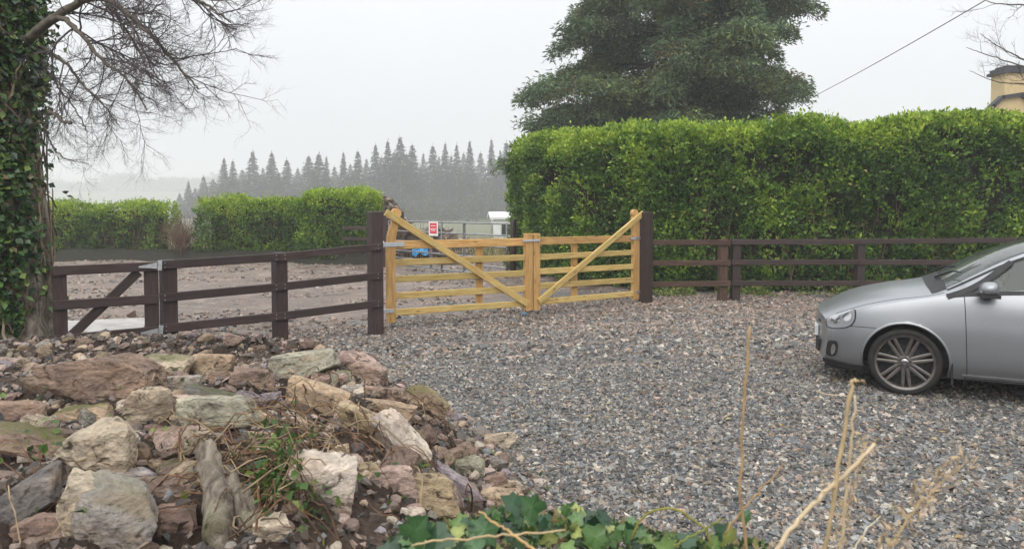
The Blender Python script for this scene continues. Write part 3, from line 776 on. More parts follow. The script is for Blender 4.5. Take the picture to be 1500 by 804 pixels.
# --- small gate left of it
G0 = (P0[0] - .90 * dL.x - .02, P0[1] - .90 * dL.y)
A, B = off((P0[0] - 2 * dL.x, P0[1] - 2 * dL.y), P0, .098)
c0 = onplane(156, 495, A, B)
sg = empty('small_gate', (c0.x, c0.y, 0), 'short dark brown side gate with one diagonal brace beside the ivy-covered tree', 'gate')
for ya, yb in ((397, 390), (447.5, 438), (498.5, 484)):
    board('rail', onplane(77, ya, A, B), onplane(231, yb, A, B), .10, .036, M['dark_wood'], sg)
A2, B2 = off((P0[0] - 2 * dL.x, P0[1] - 2 * dL.y), P0, .058)
for px0, px1 in ((78, 95), (212, 230)):
    a = onplane((px0 + px1) / 2 + (0 if px0 < 100 else 0), 390, A2, B2); b = onplane((px0 + px1) / 2 + 2, 503 if px0 < 100 else 489, A2, B2)
    ww = (px1 - px0) / F * a.y * 1.05
    post('stile', (a.x, a.y), ww, b.z - .03, a.z, angL, M['dark_wood'], sg, depth=.04)
board('brace', onplane(104, 492, A2, B2), onplane(203, 398, A2, B2), .098, .034, M['dark_wood'], sg)
A3, B3 = off((P0[0] - 2 * dL.x, P0[1] - 2 * dL.y), P0, .122)
def hinge_tri(name, tip, root, hroot, parent, A, B):
    p, q = onplane(*tip, A, B), onplane(*root, A, B); hz = hroot / F * q.y / 2
    n_ = Vector((dL.y, -dL.x, 0)) * .006
    V = []
    for s_ in (0, 1):
        o_ = n_ * s_
        V += [p + o_ + Vector((0, 0, hz * .25)), p + o_ - Vector((0, 0, hz * .25)), q + o_ - Vector((0, 0, hz)), q + o_ + Vector((0, 0, hz))]
    c = parent.location; V = [v - c for v in V]
    return ob(name, np_mesh(name, np.array(V), np.array([[0, 1, 2, 3], [7, 6, 5, 4], [0, 4, 5, 1], [1, 5, 6, 2], [2, 6, 7, 3], [3, 7, 4, 0]]), M['galv']), parent)
for (tip, root, pl) in (((203, 391), (230, 389), (231, 237, 381.5, 396)), ((206, 488), (231, 485), (232, 238.5, 476.5, 493))):
    hinge_tri('hinge_strap', tip, root, 9, sg, A3, B3)
    a = onplane(pl[0], (pl[2] + pl[3]) / 2, A3, B3); b = onplane(pl[1], (pl[2] + pl[3]) / 2, A3, B3)
    board('hinge_plate', a, b, (pl[3] - pl[2]) / F * a.y, .016, M['galv'], sg, ch=.002)

# --- the pair of wooden gates
GA = at(571, 470, .10); GB = at(779.5, 455, .09); GC = at(933, 438, .07)
def leaf_gate(name, label, A, B, rails, stile_px, knob, heel, meet_px, meet_y, brace, upright, straps, flip):
    d = unit(A, B); ang = math.atan2(d.y, d.x)
    global parent_face; parent_face = (d.y, -d.x)
    base = onplane((stile_px[0] + stile_px[1]) / 2, heel[1], A, B)
    G = empty(name, (base.x, base.y, 0), label, 'gate')
    nrm = Vector((d.y, -d.x, 0))
    for k, (xa, ya, xb, yb) in enumerate(rails):
        board('rail', onplane(xa, ya, A, B), onplane(xb, yb, A, B), .118 if k == 0 else .092, .045, M['orange_wood'] if k == 0 else M['fresh_wood'], G)
    # hanging stile with its swept, round-headed top
    a = onplane(stile_px[0], 380, A, B); b = onplane(stile_px[1], 380, A, B); w = (b - a).length
    mid = (a + b) / 2; zt = onplane(knob[0], knob[1], A, B); zb = onplane((stile_px[0] + stile_px[1]) / 2, heel[1], A, B).z
    mb = MB(); T = .075
    kx = (Vector((zt.x - mid.x, zt.y - mid.y)).dot(d))
    rk = knob[2] / F * mid.y
    lv = [(zb, 0, w / 2), (.95, 0, w / 2), (1.18, 0, w / 2), (1.32, kx * .2, w * .5), (1.45, kx * .62, w * .43), (zt.z - rk * .75, kx * .97, rk * .66)]
    for k in range(9):
        th = -math.radians(41) + k * math.radians(131) / 8
        lv.append((zt.z + rk * math.sin(th), kx, max(rk * math.cos(th), .001)))
    V = []
    for z, x_, hw in lv:
        for sx_, sy_ in ((-1, -1), (1, -1), (1, 1), (-1, 1)):
            V.append(mid + Vector((d.x, d.y, 0)) * (x_ + sx_ * hw) + nrm * (-sy_ * T / 2) * -1 * 1.0)
            V[-1].z = z
    Q = [[i * 4 + j, i * 4 + (j + 1) % 4, i * 4 + 4 + (j + 1) % 4, i * 4 + 4 + j] for i in range(len(lv) - 1) for j in range(4)] + [[0, 1, 2, 3]]
    V = np.array([(v.x - base.x, v.y - base.y, v.z - .8) for v in V])
    # local frame with X upright so that the grain runs up the stile
    Rz = Matrix.Rotation(ang, 4, 'Z') @ Matrix.Rotation(-PI / 2, 4, 'Y')
    Vi = V @ np.array(Rz.to_3x3())
    o = ob('hanging_stile', np_mesh('hanging_stile', Vi, np.array(Q), M['orange_wood']), G)
    o.matrix_local = Matrix.Translation((0, 0, .8)) @ Rz
    a, b = onplane(meet_px[0], 400, A, B), onplane(meet_px[1], 400, A, B)
    post('meeting_stile', tuple(((a + b) / 2)[:2]), (b - a).length, onplane(meet_px[0], meet_y[1], A, B).z, onplane(meet_px[0], meet_y[0], A, B).z, ang, M['orange_wood'], G, depth=.075)
    Ab, Bb = off(A, B, -.042)
    a, b = onplane(upright[0], 400, Ab, Bb), onplane(upright[1], 400, Ab, Bb)
    post('upright', tuple(((a + b) / 2)[:2]), (b - a).length, onplane(upright[0], upright[3], Ab, Bb).z, onplane(upright[0], upright[2], Ab, Bb).z, ang, M['orange_wood'], G, depth=.03)
    Af, Bf = off(A, B, .052)
    ba, bb = onplane(brace[0], brace[1], Af, Bf), onplane(brace[2], brace[3], Af, Bf)
    board('brace', ba, bb, .098, .042, M['fresh_wood'], G)
    # coach-bolt heads and hinge straps
    def bolt(px, py, k=.078):
        A_, B_ = off(A, B, k); p = onplane(px, py, A_, B_)
        mb = MB(); pts = np.array([(0, 0, 0), (nrm.x * .006, nrm.y * .006, 0), (nrm.x * .010, nrm.y * .010, 0)])
        mb.tube(pts, [.011, .010, .004], 8); bo = mb.build('bolt', M['galv'], G); bo.location = p - G.location
    for (px, py) in straps['bolts']: bolt(px, py)
    A_, B_ = off(A, B, .044)
    for (x0, x1, yc, hh) in straps['bars']:
        board('hinge_strap', onplane(x0, yc, A_, B_), onplane(x1, yc - (x1 - x0) * .02, A_, B_), hh / F * 10.5, .012, M['galv'], G, ch=.002)
    for (px, py, hh) in straps['pins']:
        p = onplane(px, py, A_, B_); mb = MB(); hz = hh / F * 11
        mb.tube(np.array([(0, 0, -hz), (0, 0, -hz * .5), (0, 0, hz * .5), (0, 0, hz)]), [.016, .026, .026, .012], 10)
        bo = mb.build('hinge_pin', M['galv'], G); bo.location = p - G.location
    return G
leaf_gate('wooden_gate', 'left leaf of the fresh yellow timber gates, brace falling from its tall left stile', GA.xy, GB.xy,
          [(575, 359, 771, 354.3), (575, 384.8, 771, 377), (575, 409.2, 771, 400), (575, 433.5, 771, 422.5), (575, 457.8, 771, 444)],
          (566, 578), (580, 312.5, 7.2), (0, 472), (768.2, 778.6), (342, 454.5), (565, 311, 772, 445), (697, 706.5, 359, 444),
          dict(bolts=[(577, 319), (637, 359), (676, 383), (708, 402), (703, 428)], bars=[(560, 592, 358.5, 6.5), (560, 577, 455.5, 5.5)], pins=[(561, 358.5, 5), (561, 455.5, 4)]), False)
leaf_gate('wooden_gate', 'right leaf of the fresh yellow timber gates, brace rising to its right stile', GB.xy, GC.xy,
          [(786, 353.3, 929, 349.5), (786, 376.8, 929, 369.6), (786, 397.8, 929, 390.2), (786, 419.2, 929, 409.8), (786, 442.5, 929, 430)],
          (926.8, 937.2), (929, 312.5, 5.6), (0, 438), (779.8, 789), (342, 454.5), (789, 442, 942, 312.5), (837, 845, 358, 434),
          dict(bolts=[(931, 321), (893, 352), (868, 373), (842, 397), (813, 421)], bars=[(924, 944, 349.2, 5), (932, 944, 427, 4.5)], pins=[(943, 350, 6), (943, 427, 6)]), True)
Af, Bf = off(GA.xy, GB.xy, .06)
parent_face = (0, -1)
lt = board('gate_latch', onplane(766, 353, Af, Bf), onplane(791, 352, *off(GB.xy, GC.xy, .06)), .035, .012, M['galv'], None, ch=.002)
tag(lt, 'flat galvanised latch bar joining the two timber gates at the top', 'latch')

# --- right fence
RA, RB = (2.45, 13.42), (10.4, 14.25)
dR = unit(RA, RB); angR = math.atan2(dR.y, dR.x); parent_face = (dR.y, -dR.x)
F2 = empty('post_and_rail_fence', (RA[0], RA[1], 0), 'reddish worn three-rail fence bay next to the right gate post', 'fence')
F3 = empty('post_and_rail_fence', (4.1, 13.6, 0), 'long dark brown three-rail fence in front of the tall hedge, running behind the car', 'fence')
for px, f_, mt in ((1058.5, F2, 'worn_wood'), (1077, F3, 'dark_wood'), (1258.5, F3, 'dark_wood'), (1490.5, F3, 'dark_wood')):
    c = onplane(px, 400, RA, RB); post('post', (c.x, c.y), .145, -.3, 1.13, angR, M[mt], f_)
c = (RB[0] + 2.3, RB[1] + .3); post('post', c, .145, -.3, 1.13, angR, M['dark_wood'], F3)
A, B = off(RA, RB, .095)
ends = (1071, 1258, 1490, 1680)
for ya, y1_, y2, y3, y4 in ((355.3, 355.2, 354.0, 351.8, 350.3), (385.5, 384.8, 384.0, 384.5, 384.5), (416.5, 415.2, 414.8, 416.5, 418)):
    board('rail', onplane(946, ya, A, B), onplane(1070, y1_, A, B), .098, .038, M['worn_wood'], F2)
    ys_ = (y1_ - .5, y2, y3, y4)
    for k in range(3):
        board('rail', onplane(ends[k] + .6, ys_[k], A, B), onplane(ends[k + 1], ys_[k + 1], A, B), .098, .038, M['dark_wood'], F3)

# --- far dark fence stub behind the gate post, galvanised field gate, notice
fp = at(561, 391)
F4 = empty('post_and_rail_fence', (fp.x, fp.y, 0), 'far dark fence end with a tall post, half hidden by the left hedge', 'fence')
post('post', (fp.x, fp.y), .19, -.2, 1.56, .2, M['dark_wood'], F4)
pl = (fp.x - 1.25, fp.y + .5)
parent_face = (.3, -1)
for z_ in (.45, .8, 1.12): board('rail', (pl[0], pl[1] - .12, z_), (fp.x, fp.y - .12, z_), .10, .04, M['dark_wood'], F4)
MA = Vector((-3.48, 20.9, 0)); MBv = Vector((-.12, 16.9, 0))
mg = empty('metal_field_gate', MA, 'galvanised tubular field gate with six bars beyond the wooden gates', 'gate')
dm = (MBv - MA)
for z_ in (1.34, 1.07, .80, .53, .33, .14):
    mb = MB(); mb.tube(np.array([(0, 0, z_), tuple(dm * .5 + Vector((0, 0, z_))), tuple(dm + Vector((0, 0, z_)))]), .021, 8); mb.build('bar', M['gate_tube'], mg, True)
for k in (0, .5, 1.0):
    p = dm * k; mb = MB(); mb.tube(np.array([(p.x, p.y, .1), (p.x, p.y, 1.36)]), .026, 8); mb.build('upright', M['steel_dark'], mg, True)
for k in (.40, .68):
    p = dm * k; mb = MB(); mb.box((p.x + .02, p.y - .03, .72), (.07, .02, 1.2)); mb.build('flat_upright', M['steel_dark'], mg)
c = at(745, 399); mb = MB(); mb.tube(np.array([(0, 0, -.2), (0, 0, .7), (0, 0, 1.38), (0, 0, 1.41)]), [.09, .085, .08, .05], 10)
o = mb.build('gate_post', M['dark_wood'], None, True); o.location = (c.x + .12, c.y, 0); tag(o, 'dark round post at the hedge end where the metal field gate closes', 'gate post')
# notice: white board, red panel, two rows of pale print too blurred to read
k = .2 * 1; p = MA + dm * .235
d2 = dm.normalized(); n2 = Vector((d2.y, -d2.x, 0))
_s = onplane(636.5, 335, (MA.x, MA.y), (MBv.x, MBv.y)); p = Vector((_s.x, _s.y, 0))
sgn = empty('warning_sign', (p.x, p.y, _s.z), 'small white notice with a red panel hung on the metal field gate', 'sign')
def plate(name, w, h, oz, dist, mat, ox=0.0, parent=sgn):
    mb = MB(); R3 = [[d2.x, -n2.x, 0], [d2.y, -n2.y, 0], [0, 0, 1]]
    c = d2 * ox + n2 * dist; mb.box((c.x, c.y, oz), (w, .004, h), R3); return mb.build(name, mat, parent)
plate('board', .42, .37, 0, .035, M['white']); plate('red_panel', .31, .27, .01, .040, M['red'])
for oz, ww in ((.075, .22), (-.005, .25), (-.045, .2)): plate('print_line', ww, .018, oz, .0445, M['white'])

# --- slab path under the small gate, kerb stone
Q4 = [at(60, 477), at(214, 470), at(201, 532), at(40, 535)]
V = [v + Vector((0, 0, .055)) for v in Q4] + [v + Vector((0, 0, -.05)) for v in Q4]
c = sum(V, Vector()) / 8; 
o = ob('concrete_slab', np_mesh('concrete_slab', np.array([v - c for v in V]), np.array([[3, 2, 1, 0], [4, 5, 6, 7], [0, 1, 5, 4], [1, 2, 6, 5], [2, 3, 7, 6], [3, 0, 4, 7]]), M['concrete'])); o.location = c
tag(o, 'pale wet concrete slab path running under the small side gate', 'slab')
P, T = rock_mesh(901, (.16, 1.35, .30), 4, 5, .05)
o = ob('kerb_stone', np_mesh('kerb_stone', P, T, M['rock'], smooth=True)); a = at(216, 500); o.location = (a.x, a.y, .08); o.rotation_euler = (0, 0, math.radians(20)); o.color = (.14, .13, .09, .2)
tag(o, 'mossy kerb stone at the right edge of the concrete slab', 'stone')

def grow(mb, r, p, d, L, rad, lvl, col, curl=.0, droop=0.0, spread=.7, nkid=5, jit=.18, tipup=.0, stats=None):
    n = max(4, int(6 * min(1, L / .4))); P = [p]; dirs = [d]
    dv = np.array(d, float)
    for k in range(n):
        dv = dv + r.normal(0, jit, 3) + np.array([0, 0, -droop + (tipup * (k / n))])
        dv /= np.linalg.norm(dv); P.append(P[-1] + dv * L / n); dirs.append(dv)
    P = np.array(P); mb.tube(P, np.linspace(rad, rad * .45 if lvl > 0 else rad * .3, n + 1), 4 if lvl > 1 else 3, False, col=np.array(col) * r.uniform(.8, 1.2))
    if lvl <= 0: return
    for k in range(nkid):
        q = r.uniform(.18, .98); i_ = min(int(q * n), n - 1)
        base = P[i_] + (P[i_ + 1] - P[i_]) * (q * n - i_)
        ax = r.normal(size=3); ax -= ax.dot(dirs[i_ + 1]) * dirs[i_ + 1]; ax /= np.linalg.norm(ax)
        nd = dirs[i_ + 1] * math.cos(spread) + ax * math.sin(spread)
        grow(mb, r, base, nd, L * r.uniform(.42, .70), rad * (.62 - .15 * q), lvl - 1, col, curl, droop, spread, nkid, jit * 1.15, tipup)

# ============================================================ HEDGES
def hedge(name, label, path, hfun, th, dens, leaf, cols, seed, group=None, bright=1.0, shoots=1.0, bulge=.13, zlow=.05, deadzone=None):
    r = np.random.default_rng(seed)
    Pp = np.array(path, float); seg = np.diff(Pp, axis=0); sl = np.linalg.norm(seg, axis=1); cum = np.r_[0, np.cumsum(sl)]; Ltot = cum[-1]
    def frame(s):
        x = np.interp(s, cum, Pp[:, 0]); y = np.interp(s, cum, Pp[:, 1])
        e = .25; dx = np.interp(s + e, cum, Pp[:, 0]) - np.interp(s - e, cum, Pp[:, 0]); dy = np.interp(s + e, cum, Pp[:, 1]) - np.interp(s - e, cum, Pp[:, 1])
        q = np.hypot(dx, dy); return x, y, dx / q, dy / q
    H = hfun(0)
    A_f, A_t, A_e, A_b = Ltot * H, Ltot * th, th * H, Ltot * H * .35
    per = 6; n = int(dens * (A_f + A_t * 1.1 + 2 * A_e + A_b) / per)
    u = r.random(n) * (A_f + A_t * 1.1 + 2 * A_e + A_b)
    s = r.uniform(0, Ltot, n); dpt = np.zeros(n); z = np.zeros(n); nl = np.zeros((n, 3))   # nl in (along, back, up)
    f = u < A_f; t_ = (u >= A_f) & (u < A_f + 1.1 * A_t); e_ = (u >= A_f + 1.1 * A_t) & (u < A_f + 1.1 * A_t + 2 * A_e); b_ = u >= A_f + 1.1 * A_t + 2 * A_e
    z[:] = zlow + (1 - zlow / H) * r.random(n) * hfun(s)
    nl[f] = (0, -1, 0)
    dpt[t_] = r.uniform(0, th, t_.sum()); z[t_] = hfun(s[t_]); nl[t_] = (0, 0, 1)
    dpt[e_] = r.uniform(0, th, e_.sum()); sd_ = r.random(e_.sum()) < .5; s[e_] = np.where(sd_, 0, Ltot); ne = np.zeros((e_.sum(), 3)); ne[:, 0] = np.where(sd_, -1, 1); nl[e_] = ne
    dpt[b_] = th; nl[b_] = (0, 1, 0)
    Q = np.c_[s, dpt, z]
    disp = bulge * fbm(Q * np.array([1.1, 1.1, .9]), seed, 3) + .06 * fbm(Q * 5, seed + 5, 2)
    inw = -r.exponential(.075, n)
    edge = np.minimum(hfun(s) - z, .5); rnd = np.where(f | b_, -.22 * sstep(.35, 0, edge), 0)
    rnd = rnd + np.where(t_, -.16 * sstep(.4, 0, np.minimum(dpt, th - dpt)), 0)
    k = disp + inw + rnd
    s2 = s + nl[:, 0] * k; d2_ = dpt + nl[:, 1] * k; z2 = z + nl[:, 2] * k
    x, y, dx, dy = frame(np.clip(s2, 0, Ltot)); ex = s2 - np.clip(s2, 0, Ltot)
    C = np.c_[x + dx * ex - dy * d2_, y + dy * ex + dx * d2_, z2]
    NW = np.c_[dx * nl[:, 0] - dy * nl[:, 1], dy * nl[:, 0] + dx * nl[:, 1], nl[:, 2]]
    # thin spots where the shade inside shows
    thin = fbm(Q * np.array([1.7, 1.7, 1.2]), seed + 11, 3)
    keep = (thin > -.56) | (r.random(n) < .28)
    if deadzone is not None:
        for (s0, s1, z0, z1, pr) in deadzone:
            w_ = np.exp(-(((s - (s0 + s1) / 2) / ((s1 - s0) / 2)) ** 2 + ((z - (z0 + z1) / 2) / ((z1 - z0) / 2)) ** 2)); keep &= ~((r.random(n) < w_ * pr) & f)
    C, NW, thin, Qk = C[keep], NW[keep], thin[keep], Q[keep]; inw = inw[keep]; n = len(C)
    # each sprig carries several leaves along its own direction
    sd3 = rand_dirs(n, .75, r) + NW * .55; sd3 /= np.linalg.norm(sd3, axis=1)[:, None]; cl0 = .45 * r.normal(size=n)
    rep = lambda A_: np.repeat(A_, per, axis=0)
    C, NW, thin, Qk, sd3, cl0 = rep(C), rep(NW), rep(thin), rep(Qk), rep(sd3), rep(cl0); n = len(C)
    C = C + sd3 * (r.random(n) * leaf * 2.2)[:, None] + r.normal(0, leaf * .22, (n, 3))
    D = rand_dirs(n, .2, r) * .8 + sd3 * .9; N = rand_dirs(n, .5, r) + NW * .9
    L = leaf * r.uniform(.45, 1.3, n)
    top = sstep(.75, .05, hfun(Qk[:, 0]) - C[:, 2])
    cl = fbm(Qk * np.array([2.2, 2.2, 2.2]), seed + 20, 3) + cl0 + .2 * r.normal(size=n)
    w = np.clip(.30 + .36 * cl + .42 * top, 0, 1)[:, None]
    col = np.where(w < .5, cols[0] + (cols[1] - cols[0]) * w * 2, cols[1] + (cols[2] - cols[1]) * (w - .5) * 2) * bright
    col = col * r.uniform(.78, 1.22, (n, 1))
    yl = r.random(n) < .012; col[yl] = (.42, .40, .12)
    # shoots standing up from the clipped top
    ns = int(Ltot * th * 16 * shoots); ss = r.uniform(0, Ltot, ns); sdp = r.uniform(0, th, ns); hh = r.exponential(.075, ns).clip(.03, .34) * (1 + .5 * fbm(np.c_[ss, sdp], seed + 30, 2))
    x, y, dx, dy = frame(ss); bx = np.c_[x - dy * sdp, y + dx * sdp, hfun(ss) - .06 + bulge * .5 * fbm(np.c_[ss, sdp, ss * 0 + 3] * 1.1, seed, 2)]
    m_ = 9; tt = r.random((ns, m_)); lean = r.normal(0, .12, (ns, 1, 2))
    CC = np.repeat(bx[:, None, :], m_, 1); CC[..., 2] += tt * hh[:, None] + .05; CC[..., :2] += lean * (tt * hh[:, None])[..., None]
    CC = CC.reshape(-1, 3); D2 = rand_dirs(len(CC), 1.1, r); N3 = rand_dirs(len(CC), 0, r)
    c2 = np.array(cols[2])[None] * r.uniform(.7, 1.15, (len(CC), 1)) * bright
    C = np.vstack([C, CC]); D = np.vstack([D, D2]); N = np.vstack([N, N3]); L = np.r_[L, leaf * r.uniform(.6, 1.1, len(CC))]; col = np.vstack([col, c2])
    cen = np.array([Pp[:, 0].mean(), Pp[:, 1].mean(), 0])
    root = empty(name, tuple(cen), label, 'hedge', group)
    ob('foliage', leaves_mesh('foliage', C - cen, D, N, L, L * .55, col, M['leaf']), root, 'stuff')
    # solid near-black shell, its colour standing for the shade inside the hedge
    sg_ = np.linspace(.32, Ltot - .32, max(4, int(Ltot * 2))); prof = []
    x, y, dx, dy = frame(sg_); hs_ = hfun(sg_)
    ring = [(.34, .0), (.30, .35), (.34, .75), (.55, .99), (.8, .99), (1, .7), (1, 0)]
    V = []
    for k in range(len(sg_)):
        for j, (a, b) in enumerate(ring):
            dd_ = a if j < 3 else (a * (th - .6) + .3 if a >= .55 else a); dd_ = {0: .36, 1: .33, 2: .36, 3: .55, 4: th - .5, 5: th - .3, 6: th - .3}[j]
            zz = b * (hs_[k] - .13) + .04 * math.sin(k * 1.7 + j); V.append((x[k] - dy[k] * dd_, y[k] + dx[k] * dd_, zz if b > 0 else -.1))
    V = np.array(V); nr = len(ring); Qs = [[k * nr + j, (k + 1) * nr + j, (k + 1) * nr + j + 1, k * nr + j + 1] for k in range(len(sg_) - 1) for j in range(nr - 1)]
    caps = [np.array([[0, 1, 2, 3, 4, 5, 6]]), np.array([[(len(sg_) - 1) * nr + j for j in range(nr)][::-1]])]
    ob('dark_core', np_mesh('dark_core', V - cen, [np.array(Qs)] + caps, M['core']), root)
    # bare stems inside
    mb = MB()
    for _ in range(int(Ltot * 16)):
        s_ = r.uniform(.1, Ltot - .1); x, y, dx, dy = [float(q_) for q_ in frame(np.array([s_]))]; dd_ = r.uniform(.04, .34); h_ = hfun(np.array([s_]))[0] if hasattr(hfun(np.array([s_])), '__len__') else hfun(s_)
        z0 = r.uniform(-.05, h_ * .5); z1 = min(z0 + r.uniform(.4, 1.3), h_ - .1)
        q_ = np.linspace(0, 1, 5)[:, None]; p_ = np.array([[x - dy * dd_, y + dx * dd_, z0]]); e1 = p_ + np.array([[r.normal(0, .15), r.normal(0, .06), z1 - z0]])
        pts = p_ * (1 - q_) + e1 * q_ + r.normal(0, .015, (5, 3)); mb.tube(pts - cen, np.linspace(.010, .004, 5), 4, False, col=np.array((.20, .14, .09)) * r.uniform(.6, 1.2))
    mb.build('stems', M['twig'], root, kind='stuff')
    return root
GREEN = [np.array((.024, .070, .010)), np.array((.13, .245, .026)), np.array((.38, .50, .055))]
def Hbig(s):
    s = np.asarray(s, float); return np.interp(s, [0, 2, 4, 7, 8.3, 10, 12, 14, 18], [3.45, 3.44, 3.33, 3.2, 3.27, 3.37, 3.46, 3.52, 3.5]) + .03 * np.sin(s * 1.1) + .03 * np.sin(s * 2.7 + 1)
HB = [(-.05, 20.6), (.65, 18.6), (1.35, 16.9), (2.2, 15.7), (3.3, 14.95), (6, 14.75), (10, 15.0), (14.5, 15.3)]
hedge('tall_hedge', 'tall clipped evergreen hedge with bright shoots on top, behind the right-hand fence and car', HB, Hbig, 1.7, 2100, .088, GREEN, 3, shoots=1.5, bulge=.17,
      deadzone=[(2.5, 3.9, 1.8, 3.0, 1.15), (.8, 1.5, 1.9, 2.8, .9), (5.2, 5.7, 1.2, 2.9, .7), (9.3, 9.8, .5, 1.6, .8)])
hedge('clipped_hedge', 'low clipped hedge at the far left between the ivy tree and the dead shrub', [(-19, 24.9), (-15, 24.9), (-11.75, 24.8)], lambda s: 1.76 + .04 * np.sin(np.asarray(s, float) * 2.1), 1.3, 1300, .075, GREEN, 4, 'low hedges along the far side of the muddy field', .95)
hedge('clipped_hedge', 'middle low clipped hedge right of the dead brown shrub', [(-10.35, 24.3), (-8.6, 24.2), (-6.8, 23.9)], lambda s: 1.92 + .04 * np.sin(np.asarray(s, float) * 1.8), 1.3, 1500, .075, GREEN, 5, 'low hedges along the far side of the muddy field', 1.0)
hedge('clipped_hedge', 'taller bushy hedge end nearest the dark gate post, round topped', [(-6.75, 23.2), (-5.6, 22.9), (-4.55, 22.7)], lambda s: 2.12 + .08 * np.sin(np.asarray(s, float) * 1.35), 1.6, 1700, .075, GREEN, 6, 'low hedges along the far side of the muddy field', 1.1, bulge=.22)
# dead brown shrub between the two clipped hedges
ds_ = empty('dead_shrub', (-10.98, 24.6, 0), 'bare dead brown shrub filling the gap between the two low clipped hedges', 'shrub')
mb = MB(); r_ = np.random.default_rng(8)
for _ in range(34):
    a_ = r_.uniform(0, 6.28); b0 = np.array([r_.normal(0, .16), r_.normal(0, .2), -.05]); d0 = np.array([.14 * math.cos(a_), .2 * math.sin(a_), 1.0]); d0 /= np.linalg.norm(d0)
    grow(mb, r_, b0, d0, r_.uniform(.8, 1.15), .016, 2, (.17, .11, .075), spread=.5, nkid=5, jit=.12)
mb.build('branches', M['twig'], ds_, kind='stuff')
# low leafy weeds at the hedge foot and litter
x = rng.uniform(2.4, 13, 5200); y = 14.35 + .02 * x + rng.normal(0, .16, 5200); z = np.abs(rng.normal(0, .10, 5200)) * sstep(14.05, 14.5, y) + .02
k = (fbm(np.c_[x, y] * 1.3, 77, 2) > -.25); x, y, z = x[k], y[k], z[k]; n = len(x)
cc = np.array([(.16, .24, .04), (.26, .32, .07), (.08, .14, .03), (.30, .22, .10)])[rng.choice(4, n, p=[.4, .25, .25, .1])]
ob('hedge_foot_weeds', leaves_mesh('hedge_foot_weeds', np.c_[x, y, z], rand_dirs(n, .3), rand_dirs(n, 1.2), .065, .045, cc, M['leaf']), kind='stuff')
# bank at the foot of the far hedges
xs_ = np.linspace(-20, -3.9, 60); V = []
for k, x_ in enumerate(xs_):
    yb = np.interp(x_, [-20, -11, -6.8, -4], [24.6, 24.5, 23.6, 22.5])
    for (dy_, zz) in ((-.9, -.05), (-.45, .12), (-.1, .30), (.5, .34), (2.2, -.1)): V.append((x_, yb + dy_, zz + .05 * math.sin(k * 1.3 + dy_ * 4) * (zz > 0)))
Q = [[k * 5 + j, (k + 1) * 5 + j, (k + 1) * 5 + j + 1, k * 5 + j + 1] for k in range(59) for j in range(4)]
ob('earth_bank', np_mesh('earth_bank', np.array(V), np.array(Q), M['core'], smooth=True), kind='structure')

# ============================================================ WOODY GROWTH
# --- ivy-covered bare tree at the left edge
tr = empty('bare_tree', (-5.70, 7.95, 0), 'old bare tree with an ivy-covered trunk filling the left edge and drooping twigs', 'tree')
TC = np.array([-5.70, 7.95, 0])
zs = np.linspace(-.15, 6.4, 70); na = 48
V = []
for z_ in zs:
    rr = np.interp(z_, [-.2, .15, .6, 1.3, 2.2, 3.2, 4.5, 6.4], [.86, .72, .60, .55, .53, .50, .46, .34])
    cx_ = np.interp(z_, [0, 1, 2.2, 3.4, 4.6, 6.4], [.0, .03, .02, -.10, -.18, -.3])
    for k in range(na):
        a = 2 * PI * k / na
        V.append((cx_ + rr * math.cos(a), rr * math.sin(a), z_))
V = np.array(V); ang_ = np.arctan2(V[:, 1], V[:, 0])
ridge = fbm(np.c_[np.cos(ang_) * 3.2, np.sin(ang_) * 3.2, V[:, 2] * .7], 60, 4)
flare = .10 * np.cos(ang_ * 5 + 1) * sstep(.8, 0, V[:, 2])
k = 1 + .10 * ridge + flare; V[:, 0] *= k; V[:, 1] *= k
Q = [[i * na + j, i * na + (j + 1) % na, (i + 1) * na + (j + 1) % na, (i + 1) * na + j] for i in range(len(zs) - 1) for j in range(na)]
ob('trunk', np_mesh('trunk', V, np.array(Q), M['bark'], smooth=True), tr)
# ivy leaves over the trunk, thin along the right-hand side low down
n = 46000; a = rng.uniform(0, 2 * PI, n); z_ = rng.uniform(.2, 6.3, n) 
rr = np.interp(z_, [-.2, .15, .6, 1.3, 2.2, 3.2, 4.5, 6.4], [.86, .72, .60, .55, .53, .50, .46, .34]); cx_ = np.interp(z_, [0, 1, 2.2, 3.4, 4.6, 6.4], [.0, .03, .02, -.10, -.18, -.3])
lump = fbm(np.c_[np.cos(a) * 1.6, np.sin(a) * 1.6, z_ * 1.0], 63, 3); cov = fbm(np.c_[np.cos(a) * 2.5, np.sin(a) * 2.5, z_ * 1.4], 66, 4)
lim = np.interp(z_, [0, .25, .8, 1.5, 2.2, 2.7, 7], [-1.1, -.55, -.32, -.25, -.15, .5, 4])     # ivy reaches this far round to the right
aa = (a + PI / 2 + PI) % (2 * PI) - PI                                         # 0 faces the camera, + to the right
keep = (aa < (lim + PI / 2) + .35 * cov) & ((cov + .25 * sstep(2, 3, z_) > -.34) | (rng.random(n) < .2))
keep |= (rng.random(n) < .02)
a, z_, rr, cx_, lump = a[keep], z_[keep], rr[keep], cx_[keep], lump[keep]; n = len(a)
Rr = rr * 1.05 + (.07 + .10 * np.clip(lump, -.5, 1)) * sstep(.2, 1.6, z_) + rng.exponential(.045, n) * sstep(.2, 1.2, z_)
C = np.c_[cx_ + Rr * np.cos(a), Rr * np.sin(a), z_]; NW = np.c_[np.cos(a), np.sin(a), a * 0]
ci = np.array([(.020, .050, .018), (.035, .085, .022), (.085, .17, .032), (.17, .25, .045), (.15, .11, .05)])[rng.choice(5, n, p=[.30, .32, .22, .11, .05])]
br_ = sstep(.1, .8, fbm(np.c_[C[:, 0] * 2, z_ * 1.6], 69, 2))[:, None]
